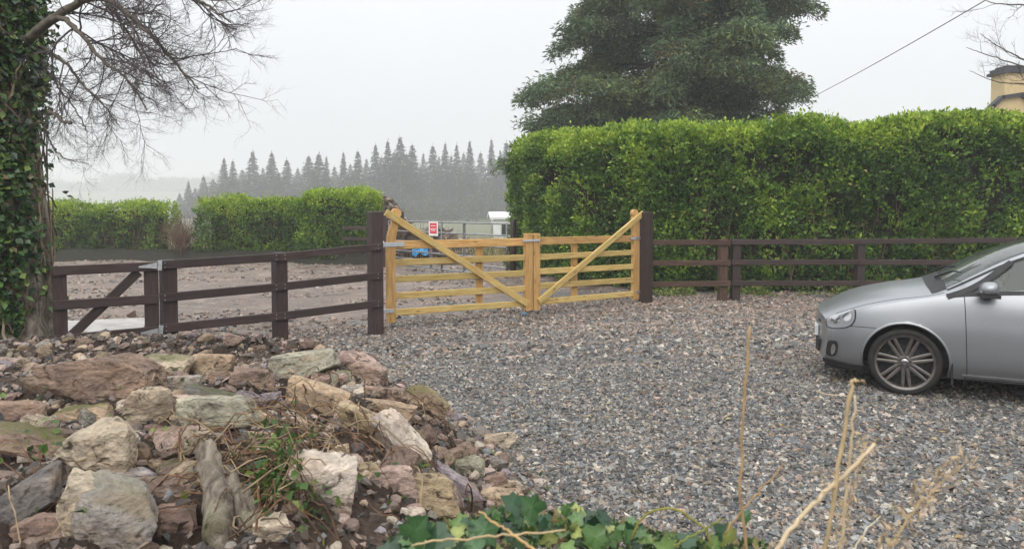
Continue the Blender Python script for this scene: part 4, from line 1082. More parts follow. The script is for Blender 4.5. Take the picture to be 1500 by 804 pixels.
ob('ivy_leaves', leaves_mesh('ivy_leaves', C, rand_dirs(n, -.5) + NW * .5, NW + rand_dirs(n, .3) * .8, rng.uniform(.05, .10, n), rng.uniform(.045, .085, n), ci * (1 + .8 * br_) * rng.uniform(.7, 1.3, (n, 1)), M['ivy']), tr, 'stuff')
# ivy stems and dead twiggery tangled on the trunk
mb = MB(); r = np.random.default_rng(12)
for _ in range(330):
    a = r.uniform(-PI * .98, PI * .05); z0 = r.uniform(.1, 5.4); L = r.uniform(.4, 1.5); w = r.uniform(-.6, .6); q = np.linspace(0, 1, 8)
    z_ = z0 + L * q * r.choice([1, 1, -.3]); az = a + w * q * .8 + r.normal(0, .04, 8)
    rad = np.interp(z_, [-.2, .6, 2.2, 4.5, 6.4], [.84, .60, .56, .48, .36]) * 1.07 + .04 + .16 * q * r.random() * sstep(1.5, 2.6, z0)
    P = np.c_[np.interp(z_, [0, 1, 2.2, 3.4, 4.6, 6.4], [.0, .03, .02, -.10, -.18, -.3]) + rad * np.cos(az), rad * np.sin(az), z_]
    mb.tube(P, np.linspace(.011, .004, 8) * r.uniform(.5, 1.6), 5, False, col=np.array([(.20, .155, .11), (.30, .25, .17), (.12, .085, .06)][r.integers(3)]))
mb.build('ivy_stems', M['twig'], tr, kind='stuff')
tr_left = tr
# limbs: traced in the air in front of and beside the trunk
def limb(pts, rads, seed, kids=13, lvl=3, L0=.95, droop=.05, name='limb', z_up=.0, minq=.12, side=0.0):
    r = np.random.default_rng(seed)
    P = np.array([np.array(atY(x_, y_, Y_)[:]) - TC for x_, y_, Y_ in pts]); t = np.arange(len(P)); q = np.linspace(0, len(P) - 1, 40)
    # smooth by Catmull-Rom through numpy
    def cr(q_):
        i_ = min(int(q_), len(P) - 2); f = q_ - i_; p0, p1, p2, p3 = P[max(i_ - 1, 0)], P[i_], P[i_ + 1], P[min(i_ + 2, len(P) - 1)]
        return .5 * ((2 * p1) + (-p0 + p2) * f + (2 * p0 - 5 * p1 + 4 * p2 - p3) * f * f + (-p0 + 3 * p1 - 3 * p2 + p3) * f ** 3)
    C = np.array([cr(v) for v in q]) + r.normal(0, .006, (40, 3)); rad = np.interp(q, t, rads) * .62
    mb = MB(); mb.tube(C, rad, 9, True, col=(.12, .105, .085)); ob(name, mb.mesh(name, M['twig'], True), tr)
    mb = MB()
    kids = int(kids * 1.35)
    for k in range(kids):
        f = minq + (1 - minq) * (k + r.random()) / kids; i_ = int(f * 38); d = C[i_ + 1] - C[i_]; d /= np.linalg.norm(d)
        ax = r.normal(size=3); ax[2] += .05; ax[0] += .25; ax[1] *= .8; ax -= ax.dot(d) * d; ax /= np.linalg.norm(ax)
        nd = d * .72 + ax * .69
        if tr is not tr_left and k % 2: continue
        grow(mb, r, C[i_], nd, L0 * r.uniform(.6, 1.3) * (1.15 - .35 * f), min(rad[i_] * .5, .0105), lvl, (.10, .085, .088), droop=droop, spread=.66, nkid=5, jit=.15, tipup=.16)
    if kids: mb.build('twigs', M['twig'], tr, kind='stuff')
limb([(40, 60, 7.8), (75, 30, 7.6), (110, 8, 7.4), (150, -4, 7.2), (195, 28, 7.0), (240, 72, 6.9), (268, 105, 6.8), (292, 132, 6.7)], [.085, .075, .06, .048, .036, .026, .018, .010], 31, 16, 3, .62, .03, minq=.25)
limb([(40, 55, 7.7), (85, 27, 7.5), (118, 50, 7.3), (150, 88, 7.2), (188, 118, 7.1), (214, 160, 7.0)], [.06, .045, .034, .026, .018, .009], 32, 13, 3, .60, .05, minq=.2)
limb([(60, 70, 7.9), (95, 92, 7.8), (122, 125, 7.8), (150, 152, 7.7), (175, 185, 7.6)], [.035, .026, .02, .014, .008], 33, 9, 3, .55, .04, minq=.2)
limb([(120, -60, 7.2), (200, -40, 7.0), (265, -12, 6.8), (312, 14, 6.7), (338, 34, 6.6)], [.06, .045, .03, .018, .009], 34, 9, 3, .50, .02, minq=.3)
limb([(60, 90, 8.0), (80, 120, 8.1), (110, 160, 8.1), (128, 195, 8.0)], [.025, .018, .012, .007], 35, 8, 3, .5, .04, minq=.2)
limb([(150, -4, 7.2), (175, 30, 7.1), (200, 70, 7.2), (222, 118, 7.1)], [.024, .02, .014, .008], 36, 8, 3, .5, .04, minq=.2)
limb([(66, 190, 8.1), (78, 215, 8.1), (96, 232, 8.0), (130, 240, 8.0)], [.018, .012, .009, .005], 37, 5, 2, .4, .02, minq=.2)
limb([(70, 163, 7.5), (84, 170, 7.4), (92, 178, 7.35), (104, 180, 7.3)], [.03, .026, .022, .020], 38, 0, 0, .1, name='broken_limb')
limb([(60, -160, 8.2), (140, -260, 8.6), (260, -330, 9.2), (380, -330, 9.6)], [.14, .11, .07, .02], 39, 8, 3, 1.3, .0, minq=.3)

# --- bare tree off the right edge, its twigs against the sky
TC_save = TC; tr2 = empty('bare_tree', (14.6, 18.6, 0), 'bare thin-twigged tree reaching in over the hedge at the right edge', 'tree')
tr, TC = tr2, np.array([14.6, 18.6, 0])
mb = MB(); mb.tube(np.array([(0, 0, -.2), (.05, 0, 1.5), (-.1, .1, 3.6), (.1, 0, 5.6), (.3, .1, 8.2)]), [.20, .16, .12, .09, .04], 10); mb.build('trunk', M['bark'], tr, True)
for i_, pts in enumerate(([(1590, 160, 18.6), (1540, 112, 18.3), (1500, 88, 18), (1462, 68, 17.8), (1436, 50, 17.6)], [(1600, 165, 18.6), (1550, 118, 18.3), (1500, 98, 18), (1450, 82, 17.8), (1415, 70, 17.6)],
                         [(1600, 170, 18.6), (1550, 135, 18.3), (1505, 124, 18), (1460, 120, 17.8), (1420, 104, 17.6)], [(1600, 70, 18.5), (1550, 10, 18.2), (1500, 8, 18), (1455, 5, 17.8), (1440, -4, 17.6)],
                         [(1595, 60, 18.6), (1560, -60, 18.3), (1520, -120, 18)])):
    limb(pts, np.linspace(.05, .008, len(pts)), 50 + i_, 6, 2, .75, -.03, minq=.35)
tr, TC = tr, TC

# ============================================================ BIG CONIFER, SPRUCES, FAR THINGS
def conifer_big():
    r = np.random.default_rng(77)
    c0 = np.array([6.55, 30.0, 0]); root = empty('spreading_conifer', tuple(c0), 'huge dark spreading conifer rising behind the tall hedge, cut by the top of the picture', 'tree')
    mb = MB(); q = np.linspace(0, 1, 12); H = 15.0
    mb.tube(np.c_[.25 * np.sin(q * 5), .2 * np.cos(q * 4), q * H - .3], np.linspace(.62, .05, 12), 12); mb.build('trunk', M['bark'], root, True)
    C = []; D = []; K = []; tm = MB()
    # crown radius against height and side, as the outline shows it
    def R(z, a):
        cx = math.cos(a)
        left = np.interp(z, [2.5, 4.5, 6, 8, 9, 10, 11.5, 13, 15], [5.2, 6.2, 6.0, 5.2, 5.5, 5.0, 4.6, 3.4, .8])
        right = np.interp(z, [2.5, 4.5, 6, 8, 9, 10, 11.5, 13, 15], [2.8, 3.5, 4.4, 4.6, 4.6, 5.3, 4.9, 3.6, .8])
        base = left * (1 - (cx + 1) / 2) + right * (cx + 1) / 2
        return base
    nb = 165
    for k in range(nb):
        f = (k + .5) / nb; z0 = 2.6 + 12.0 * f ** 1.05 + r.normal(0, .45); a = k * 2.39996 + r.normal(0, .25)
        Rr = R(z0 + .6, a) * r.choice([r.uniform(.55, .9), r.uniform(.88, 1.08)])
        n = 14; t = np.linspace(0, 1, n)
        rise = r.uniform(.0, .5); droop = r.uniform(.15, .45)
        P = np.c_[np.cos(a) * Rr * t, np.sin(a) * Rr * t, z0 + Rr * (rise * t - droop * t ** 2.2)] + np.cumsum(r.normal(0, .05, (n, 3)), 0) * t[:, None]
        tm.tube(P, np.linspace(.10, .015, n) * (1.1 - .6 * f), 5, False, col=(.07, .05, .04))
        for m_ in range(int(20 + 12 * r.random())):
            q_ = r.uniform(.22, 1.0) ** .75; i_ = min(int(q_ * (n - 1)), n - 2); p = P[i_] + (P[i_ + 1] - P[i_]) * (q_ * (n - 1) - i_)
            sd_ = r.choice([-1, 1]); da = a + sd_ * r.uniform(.35, 1.15); L = Rr * (.36 * (1.15 - q_) + .08) * r.uniform(.6, 1.1)
            dv = np.array([math.cos(da), math.sin(da), r.uniform(-.22, .12)]); nn = int(26 + 62 * L)
            if q_ > .9: dv = np.array([math.cos(a), math.sin(a), -.15])
            tm.tube(np.array([p, p + dv * L * .5 + (0, 0, .03), p + dv * L + (0, 0, -.08 * L)]), [.014, .010, .004], 3, False, col=(.08, .055, .04))
            u = r.random(nn) ** .8
            pp = p + dv * L * u[:, None]; side = np.array([-dv[1], dv[0], 0]); w_ = (.14 + .30 * (1 - u) * min(1, L)) * r.normal(0, 1, nn)
            pp = pp + side * w_[:, None]; pp[:, 2] += r.normal(0, .17, nn) - .10 * u * L - .12 * np.abs(w_)
            dd = dv * .7 + side * (np.sign(w_) * .5)[:, None] + r.normal(0, .55, (nn, 3)); dd[:, 2] -= .22
            C.append(pp); D.append(dd)
            hue = r.random(); base = np.array((.095, .145, .080)) if hue < .5 else (np.array((.15, .205, .10)) if hue < .88 else (np.array((.16, .20, .07)) if hue < .975 else np.array((.20, .13, .07))))
            base = base * r.uniform(.75, 1.25)
            K.append(np.tile(base, (nn, 1)) * r.uniform(.75, 1.3, (nn, 1)) * (1 + .25 * (q_ - .5)))
    C = np.vstack(C); D = np.vstack(D); K = np.vstack(K); n = len(C)
    N = rand_dirs(n, .8, r)
    ob('crown', leaves_mesh('crown', C, D, N, r.uniform(.12, .28, n), r.uniform(.035, .085, n), K, M['needle'], .3), root, 'stuff')
    tm.build('boughs', M['twig'], root, kind='stuff'); print('conifer sprays', n)
conifer_big()

def spruce_mesh(seed):
    r = np.random.default_rng(seed); H = 1.0; C = []; D = []; K = []; L = []; W = []
    nl = 42
    for k in range(nl):
        f = (k + r.random() * .6) / nl; z0 = .05 + .93 * f; Rr = .24 * (1 - f) ** 1.05 + .003
        nb = int(9 + 9 * (1 - f)); off_ = r.random() * 6.28
        for j in range(nb):
            a = off_ + 2 * PI * j / nb + r.normal(0, .25); R_ = Rr * r.uniform(.55, 1.2)
            if r.random() < .08: continue
            m_ = 16 + int(34 * (1 - f)); t = r.random(m_) ** .7
            P = np.c_[np.cos(a) * R_ * t, np.sin(a) * R_ * t, z0 + r.normal(0, .008) + R_ * (.25 * t - .45 * t ** 2)] + r.normal(0, 1, (m_, 3)) * np.array([.014, .014, .011]) * (.25 + .75 * (1 - f))
            dd = np.c_[np.cos(a + r.normal(0, .6, m_)), np.sin(a + r.normal(0, .6, m_)), r.normal(-.25, .25, m_)]
            C.append(P); D.append(dd); K.append(np.tile(np.array((.026, .042, .034)) * r.uniform(.7, 1.3), (m_, 1)))
            L.append(r.uniform(.014, .032, m_) * (.45 + .55 * (1 - f))); W.append(r.uniform(.006, .013, m_))
    # leader
    C.append(np.array([[0, 0, .95], [0, 0, .97]])); D.append(np.array([[.05, 0, 1], [-.1, .05, 1.]])); K.append(np.full((2, 3), .05)); L.append(np.array([.05, .06])); W.append(np.array([.008, .008]))
    C = np.vstack(C); n = len(C)
    cm = leaves_mesh('crown', C, np.vstack(D), rand_dirs(n, .8, r), np.concatenate(L), np.concatenate(W), np.vstack(K), M['needle'], .3)
    mb = MB(); mb.tube(np.array([(0, 0, -.02), (0, 0, .5), (0, 0, .97)]), [.016, .010, .002], 6); tm = mb.mesh('trunk', M['bark'])
    return cm, tm
variants = [spruce_mesh(200 + k) for k in range(5)]
tops = [(276, 265, 118), (298, 257, 118), (328, 231, 110), (341, 234, 114), (370, 221, 108), (398, 222, 112), (420, 232, 110), (452, 228, 112), (467, 224, 108), (478, 229, 116), (503, 222, 108), (524, 219, 106),
        (550, 211, 108), (568, 205, 104), (586, 200, 102), (604, 211, 106), (634, 211, 112), (652, 209, 108), (669, 210, 112), (688, 206, 106), (720, 203, 112), (742, 206, 108), (765, 208, 112), (790, 205, 108),
        (312, 262, 135), (355, 248, 138), (385, 244, 135), (436, 246, 138), (490, 243, 132), (513, 240, 138), (537, 232, 132), (559, 228, 138), (577, 222, 130), (596, 224, 138), (620, 224, 130), (643, 228, 138), (661, 226, 130), (679, 224, 138), (704, 222, 130), (733, 222, 138), (755, 224, 130),
        (286, 275, 130), (263, 283, 128), (345, 262, 128), (408, 252, 140), (461, 250, 128), (815, 210, 108), (840, 215, 112)]
lab_n = {0: 'leftmost small spruce of the misty row, lowest against the pale sky', 4: 'spruce with the tallest narrow tip in the left half of the misty row', 14: 'tallest spruce of the misty row, its tip above all the others', 2: 'first tall spruce from the left in the misty row'}
for i_, (px, py, Yt) in enumerate(tops):
    Yt *= 1.95; p = atY(px, py, Yt + (i_ * 7 % 5)); zb = gzs(p.x, p.y) - .1; H = p.z - zb; cm, tm = variants[i_ % 5]
    e_ = empty('spruce_tree', (p.x, p.y, zb), lab_n.get(i_, '%s spruce of the misty row, %s' % ('front-rank' if i_ < 24 else 'paler rear-rank', 'above the left half of the far hedge' if px < 410 else 'above the bushy right end of the far hedge' if px < 545 else 'above the left timber gate leaf' if px < 660 else 'just left of the tall hedge' if px < 745 else 'half hidden behind the tall hedge')), 'tree', 'misty row of spruces behind the field')
    w = (12.5 * (.7 + .6 * ((i_ * 53 % 17) / 17)) / (.24 * 2 * H)) * (.85 + .3 * ((i_ * 37 % 10) / 10)); w = min(w, 1.7) * (1 if i_ < 24 or i_ > 45 else 1.15)
    e_.scale = (H * w, H * w, H); e_.rotation_euler = (0, 0, i_ * 1.3)
    ob('crown', cm, e_); ob('trunk', tm, e_)
# scrub and undergrowth under the spruces
n = 34000; x = rng.uniform(-72, 32, n); lump = fbm(np.c_[x * .35, x * 0], 91, 3); y = rng.uniform(172, 190, n)
hh = (5.2 + 3.0 * lump + 2.5 * sstep(-20, -6, x)) * rng.random(n) ** .7
C = np.c_[x, y, gz(x, y) + hh]
kc = np.array([(.10, .085, .065), (.06, .075, .045), (.13, .115, .08)])[((fbm(np.c_[x * .3, y * .3], 93, 2) * 1.4 + 1.5).clip(0, 2.9)).astype(int)] * rng.uniform(.7, 1.3, (n, 1))
ob('scrub', leaves_mesh('scrub', C, rand_dirs(n, .8), rand_dirs(n), rng.uniform(.4, .95, n), rng.uniform(.12, .28, n), kc, M['needle']), kind='stuff')
# far-off wood on the left, deep in the mist
n = 30000; x = rng.uniform(-980, -150, n); y = rng.uniform(755, 800, n)
crest = 30 + 7.0 * fbm(np.c_[x * .024, x * 0], 95, 4) + 7 * np.exp(-((x + 350) / 60) ** 2) 
C = np.c_[x, y, 0 + crest * rng.random(n) ** .6 - .5]
ob('distant_wood', leaves_mesh('distant_wood', C, rand_dirs(n, .8), rand_dirs(n), rng.uniform(2.5, 5.5, n), rng.uniform(1.0, 2.4, n), np.tile((.09, .08, .08), (n, 1)) * rng.uniform(.7, 1.3, (n, 1)), M['needle']), kind='stuff')
# rough grass beyond the field gate
n = 14000; x = rng.uniform(-12, 3, n); y = rng.uniform(22, 40, n); y = np.where(x < -3.5, y + 3, y); hgt = rng.uniform(.12, .5, n) * (1 + .7 * sstep(24, 30, y))
cg = np.array([(.30, .25, .12), (.22, .24, .08), (.38, .32, .19), (.12, .17, .05)])[rng.choice(4, n, p=[.4, .2, .25, .15])] * rng.uniform(.7, 1.2, (n, 1))
ob('rough_grass', leaves_mesh('rough_grass', np.c_[x, y, gz(x, y)], rand_dirs(n, 2.2), rand_dirs(n), hgt, .035, cg, M['leaf']), kind='stuff')

# --- heap of soil and brash behind the left gate post
hp_ = (-5.05, 26.2); xs = np.linspace(-3.6, 5.2, 70); ys = np.linspace(-2.3, 2.3, 36); X, Y = np.meshgrid(xs, ys)
Zh = 2.05 * np.exp(-((X - .1) / 1.15) ** 4 * .8 - (Y / 1.5) ** 2) + .95 * np.exp(-((X - 2.1) / 1.0) ** 2 - (Y / 1.5) ** 2) + .5 * np.exp(-((X + 2.0) / 1.3) ** 2 - (Y / 1.4) ** 2) + .25 * np.exp(-((X - 3.4) / 1.3) ** 2 - (Y / 1.2) ** 2)
P_ = np.c_[X.ravel(), Y.ravel()]; Zh = Zh.ravel() * (1 + .12 * fbm(P_ * 1.5, 101, 4)) + .10 * fbm(P_ * 3.5, 103, 4) * sstep(.05, .4, Zh.ravel()) - .06
nx = len(xs); i = np.arange(len(ys) - 1)[:, None] * nx + np.arange(nx - 1)[None, :]; q = np.stack([i, i + 1, i + nx + 1, i + nx], -1).reshape(-1, 4)
hm = np_mesh('soil_heap', np.c_[X.ravel(), Y.ravel(), Zh], q, M['soil'], smooth=True); o = ob('soil_heap', hm); o.location = (hp_[0], hp_[1], 0)
tag(o, 'brown heap of soil and brushwood behind the left gate post', 'heap')
n = 2600; k_ = rng.integers(0, len(P_), n); C = np.c_[P_[k_] + rng.normal(0, .05, (n, 2)), Zh[k_]]
k = C[:, 2] > .05; C = C[k]; n = len(C); 
c2 = chips('brushwood', C[:, 0] + hp_[0], C[:, 1] + hp_[1], C[:, 2], rng.lognormal(math.log(.11), .5, n).clip(.04, .35), np.array([(.24, .16, .11), (.13, .09, .07), (.33, .27, .21), (.09, .06, .05)])[rng.integers(0, 4, n)] * 1.0, (.2, .6))
mb = MB()
for _ in range(420):
    k = rng.integers(len(C)); p = C[k] + (hp_[0], hp_[1], 0); d = rand_dirs(1, .3)[0] * rng.uniform(.2, .7); mb.tube(np.array([p - d * .3, p + d * .3 + rng.normal(0, .05, 3), p + d]), [.014, .010, .005], 3, False, col=np.array((.22, .16, .11)) * rng.uniform(.5, 1.4))
mb.build('brushwood_sticks', M['twig'], kind='stuff')
# dark brush lying along the field gate with the crumpled blue plastic
mb = MB()
for _ in range(520):
    x_, y_ = rng.uniform(-4.2, -1.4), rng.uniform(22.3, 23.8); h_ = .5 * math.exp(-((x_ + 3.0) / 1.0) ** 2) * rng.random(); d = rand_dirs(1, .0)[0] * rng.uniform(.2, .8); p = np.array([x_, y_, h_ + .04])
    mb.tube(np.array([p - d * .5, p + rng.normal(0, .06, 3), p + d * .5]), [.016, .012, .006], 3, False, col=np.array((.10, .07, .06)) * rng.uniform(.4, 1.6))
mb.build('brushwood_sticks', M['twig'], kind='stuff')
p1 = atY(615, 369, 22.2)
gx, gy = np.meshgrid(np.linspace(-.24, .24, 16), np.linspace(-.2, .2, 12)); g = np.c_[gx.ravel(), gy.ravel()]
gzv = .13 * fbm(g * 9, 111, 3) + .05; nx = 16; i = np.arange(11)[:, None] * nx + np.arange(15)[None, :]; q = np.stack([i, i + 1, i + nx + 1, i + nx], -1).reshape(-1, 4)
o = ob('plastic_sheet', np_mesh('plastic_sheet', np.c_[g, gzv], q, M['blue_plastic'], smooth=False)); o.location = p1; o.rotation_euler = (.6, .15, .2)
o.modifiers.new('thick', 'SOLIDIFY').thickness = .004
tag(o, 'crumpled bright blue plastic sheet caught on the brush behind the metal gate', 'plastic sheet')
# scattered bits of litter on the gravel
for lab, px, py, s_, colr_ in (('pale blue scrap of plastic lying on the gravel below the meeting stiles', 768, 462, .10, 'blue_plastic'), ('small blue scrap by the left fence post at the rubble edge', 405, 520, .09, 'blue_plastic')):
    h = at(px, py); P, T = rock_mesh(int(px), (s_, s_ * .6, .03), 2, 4, .2); o = ob('plastic_scrap', np_mesh('plastic_scrap', P, T, M[colr_])); o.location = h + Vector((0, 0, .03)); tag(o, lab, 'litter')

# --- white mobile home beyond the field
Yc = 52.0; pc = atY(716, 318, Yc); gb = gzs(pc.x, Yc)
mh = empty('mobile_home', (pc.x + 4.4, Yc + 1.5, gb), 'white mobile home with a shallow roof seen past the end of the tall hedge', 'mobile home', rz=0.10)
W_, D_, H_ = 8.4, 3.0, 2.3
mb = MB(); mb.box((0, 0, H_ / 2 + .3), (W_, D_, H_)); mb.build('wall', M['white_panel'], mh)
mb = MB(); mb.box((0, 0, .15), (W_ - .1, D_ - .1, .5)); mb.build('skirt', M['cream'], mh)
V = np.array([(-W_ / 2 - .28, -D_ / 2 - .2, H_ + .26), (W_ / 2 + .2, -D_ / 2 - .2, H_ + .26), (W_ / 2 + .2, 0, H_ + .62), (-W_ / 2 - .28, 0, H_ + .62), (W_ / 2 + .2, D_ / 2 + .2, H_ + .26), (-W_ / 2 - .28, D_ / 2 + .2, H_ + .26)])
V = np.vstack([V, V + (0, 0, .16)])
ob('roof', np_mesh('roof', V, np.array([[6, 7, 8, 9], [9, 8, 10, 11], [3, 2, 1, 0], [5, 4, 2, 3], [0, 1, 7, 6], [4, 5, 11, 10], [1, 2, 8, 7], [2, 4, 10, 8], [3, 0, 6, 9], [5, 3, 9, 11]]), M['white_panel']), mh)
for wx in (-3.35, -1.9, .2, 2.4):
    mb = MB(); mb.box((wx, -D_ / 2 - .01, 1.85), (.75, .05, .85)); w_ = mb.build('window', M['cream'], mh)
    mb = MB(); mb.box((wx, -D_ / 2 - .045, 1.85), (.62, .03, .72)); mb.build('pane', M['dark_glass'], w_)
mb = MB(); mb.box((-W_ / 2 - .01, 0, 1.7), (.05, 1.5, .95)); w_ = mb.build('window', M['cream'], mh)
mb = MB(); mb.box((-W_ / 2 - .045, 0, 1.7), (.03, 1.36, .82)); mb.build('pane', M['dark_glass'], w_)

# --- yellow house at the right edge
Yh = 34.0
hs = empty('house', (25.4, Yh + 3.5, 0), 'yellow rendered house with dark coping and tall chimney at the right edge above the hedge', 'house')
def hx(px): return (px - 750) / F * Yh - 25.4
def hz(py): return atY(1480, py, Yh).z
gp_ = [(hx(1395), 0), (hx(1395), hz(235)), (hx(1449), hz(157)), (hx(1462), hz(145)), (hx(1488), hz(141)), (hx(1500), hz(150)), (hx(1565), hz(235)), (hx(1565), 0)]
V = [(x_, -3.5, z_) for x_, z_ in gp_] + [(x_ + 5.2, 3.5, z_) for x_, z_ in gp_]; m_ = len(gp_)
ob('wall', np_mesh('wall', np.array(V), [np.array([list(range(m_))]), np.array([list(range(m_, 2 * m_))[::-1]]), np.array([[j, j + m_, (j + 1) % m_ + m_, (j + 1) % m_] for j in range(m_)])], M['render_wall']), hs)
mb = MB()
for j in range(1, m_ - 2):
    a, b = gp_[j], gp_[j + 1]; 
    L_ = math.hypot(b[0] - a[0], b[1] - a[1]); an = math.atan2(b[1] - a[1], b[0] - a[0]); ca, sa = math.cos(an), math.sin(an)
    Rm = [[ca, 0, -sa], [0, 1, 0], [sa, 0, ca]]
    mb.box(((a[0] + b[0]) / 2 - sa * .06, -3.52 + .0, (a[1] + b[1]) / 2 + ca * .06), (L_ + .10, .34, .16), Rm)
mb.build('coping', M['coping'], hs)
mb = MB()
for j in range(1, m_ - 2):
    a, b = gp_[j], gp_[j + 1]; L_ = math.hypot(b[0] - a[0], b[1] - a[1]); an = math.atan2(b[1] - a[1], b[0] - a[0]); ca, sa = math.cos(an), math.sin(an)
    lo_ = np.array([(a[0], -3.34, a[1]), (b[0], -3.34, b[1]), (b[0] + 5.2, 3.6, b[1]), (a[0] + 5.2, 3.6, a[1])]) + (-sa * .01, 0, ca * .01); mb.add(np.vstack([lo_, lo_ + (-sa * .08, 0, ca * .08)]), [[3, 2, 1, 0], [4, 5, 6, 7], [0, 1, 5, 4], [1, 2, 6, 5], [2, 3, 7, 6], [3, 0, 4, 7]])
mb.build('roof', M['slate'], hs)
cw = hx(1512) - hx(1465); hx_ = hx
def hx(px): return (px - 750) / F * 34.6 - 25.4
mb = MB(); mb.box((hx(1465) + cw / 2, -2.45, (hz(150) - .4 + hz(104)) / 2), (cw, 1.0, hz(104) - hz(150) + .4)); ch = mb.build('chimney', M['render_wall'], hs)
mb = MB(); mb.box((hx(1465) + cw / 2, -2.45, hz(104) + .06), (cw + .28, 1.28, .13)); mb.box((hx(1465) + cw / 2, -2.45, hz(104) + .20), (cw + .10, 1.1, .15)); mb.box((hx(1465) + cw / 2, -2.45, hz(104) + .32), (cw - .2, .8, .1)); mb.build('cap', M['coping'], ch)
# --- overhead line from the right, passing behind the conifer
a = atY(1195, 140, 30.5); b = atY(1445, 0, 15.0); d = b - a; mb = MB()
pts = [a + d * k_ + Vector((0, 0, 0.5 * (k_ * (k_ - 1)) * .35)) for k_ in np.linspace(-.9, 1.8, 40)]
mb.tube(np.array([p[:] for p in pts]), .011, 6); o = mb.build('overhead_cable', M['cable'], None, True); tag(o, 'thin grey overhead cable slanting up to the right from the conifer', 'cable')

# ============================================================ CAR
NAMEC = 'car'
ST = np.array([0, .12, .35, .87, 1.2, 1.35, 2.05, 2.42, 3.2, 3.75, 4.05, 4.2])
RG = np.array([
 [(.60,.21),(.66,.29),(.70,.42),(.70,.52),(.66,.60),(.60,.635),(.45,.655),(.22,.665),(0,.67)],
 [(.71,.19),(.775,.29),(.805,.42),(.805,.54),(.77,.665),(.70,.70),(.52,.725),(.26,.74),(0,.745)],
 [(.785,.18),(.842,.29),(.862,.43),(.860,.57),(.83,.745),(.765,.785),(.56,.815),(.28,.835),(0,.84)],
 [(.82,.18),(.868,.30),(.890,.45),(.888,.63),(.848,.835),(.785,.88),(.58,.915),(.29,.94),(0,.945)],
 [(.82,.19),(.868,.30),(.888,.45),(.888,.66),(.850,.895),(.785,.935),(.58,.975),(.29,1.0),(0,1.01)],
 [(.82,.19),(.868,.30),(.888,.45),(.888,.67),(.850,.915),(.765,1.01),(.60,1.075),(.30,1.11),(0,1.12)],
 [(.82,.19),(.870,.30),(.890,.45),(.888,.68),(.848,.935),(.655,1.335),(.56,1.385),(.30,1.42),(0,1.43)],
 [(.82,.19),(.870,.30),(.890,.45),(.888,.69),(.848,.945),(.63,1.405),(.52,1.45),(.27,1.478),(0,1.485)],
 [(.82,.19),(.870,.30),(.890,.46),(.888,.70),(.845,.965),(.62,1.39),(.51,1.435),(.27,1.458),(0,1.465)],
 [(.80,.20),(.850,.31),(.875,.48),(.872,.72),(.82,.98),(.60,1.30),(.50,1.37),(.27,1.40),(0,1.405)],
 [(.74,.22),(.79,.33),(.82,.50),(.81,.73),(.76,.96),(.62,1.04),(.48,1.08),(.25,1.10),(0,1.105)],
 [(.60,.26),(.66,.36),(.70,.52),(.70,.70),(.66,.80),(.58,.84),(.44,.86),(.22,.87),(0,.875)]], float)
KR = RG.shape[1]
def pch(xk, yk, x):
    """monotone cubic (Fritsch-Carlson), yk (n, m)"""
    h = np.diff(xk)[:, None]; dl = np.diff(yk, axis=0) / h; m_ = np.zeros_like(yk)
    a, b = dl[:-1], dl[1:]; w1 = 2 * h[1:] + h[:-1]; w2 = h[1:] + 2 * h[:-1]
    with np.errstate(all='ignore'): mm = (w1 + w2) / (w1 / a + w2 / b)
    m_[1:-1] = np.where(a * b > 0, mm, 0); m_[0] = dl[0]; m_[-1] = dl[-1]
    i_ = np.clip(np.searchsorted(xk, x, side='right') - 1, 0, len(xk) - 2); H_ = h[i_, 0][:, None]; t = ((x - xk[i_]) / h[i_, 0])[:, None]
    return (2*t**3-3*t**2+1)*yk[i_] + (t**3-2*t**2+t)*H_*m_[i_] + (-2*t**3+3*t**2)*yk[i_+1] + (t**3-t**2)*H_*m_[i_+1]
def S(u, v):
    """car skin, left side: u metres from the nose, v row 0 (sill) .. 8 (centre line)"""
    u = np.atleast_1d(np.asarray(u, float)); v = np.atleast_1d(np.asarray(v, float)); u, v = np.broadcast_arrays(u, v); sh = u.shape; u = u.ravel(); v = v.ravel()
    A = sum(w_ * pch(ST, RG.reshape(len(ST), -1), np.clip(u + o_, 0, 4.2)) for o_, w_ in ((-.16, .12), (-.08, .23), (0, .30), (.08, .23), (.16, .12))).reshape(-1, KR, 2)
    i_ = np.clip(v.astype(int), 0, KR - 2); f = (v - i_)[:, None]; n_ = np.arange(len(u))
    g = lambda k: A[n_, np.clip(k, 0, KR - 1)]
    p0, p1, p2, p3 = g(i_ - 1), g(i_), g(i_ + 1), g(i_ + 2)
    last = (i_ + 2 > KR - 1)[:, None]; mir = g(i_) * np.array([-1, 1]); p3 = np.where(last, mir, p3)
    c = .5 * (2 * p1 + (p2 - p0) * f + (2 * p0 - 5 * p1 + 4 * p2 - p3) * f * f + (3 * p1 - p0 - 3 * p2 + p3) * f ** 3)
    y, z = c[:, 0], c[:, 1]
    yy = np.abs(y) / .87
    nose = np.clip(1 - u / 1.7, 0, 1); tail = np.clip((u - 3.4) / .8, 0, 1)
    x = u + .20 * np.clip(1 - u / .85, 0, 1) + .21 * yy ** 3 * nose - .16 * yy ** 3 * tail
    # screen base bows forward in the middle, the bumper bulges below the lamps
    return np.stack([x, -y, z], -1).reshape(sh + (3,))
def nrm_S(u, v):
    e_ = .01; du = S(u + e_, v) - S(u - e_, v); dv = S(u, np.asarray(v) + e_) - S(u, np.asarray(v) - e_)
    n_ = np.cross(du, dv); n_ /= np.linalg.norm(n_, axis=-1)[..., None] + 1e-9
    return n_ * np.where(n_[..., 1:2] > 0.02, -1, 1) if False else n_
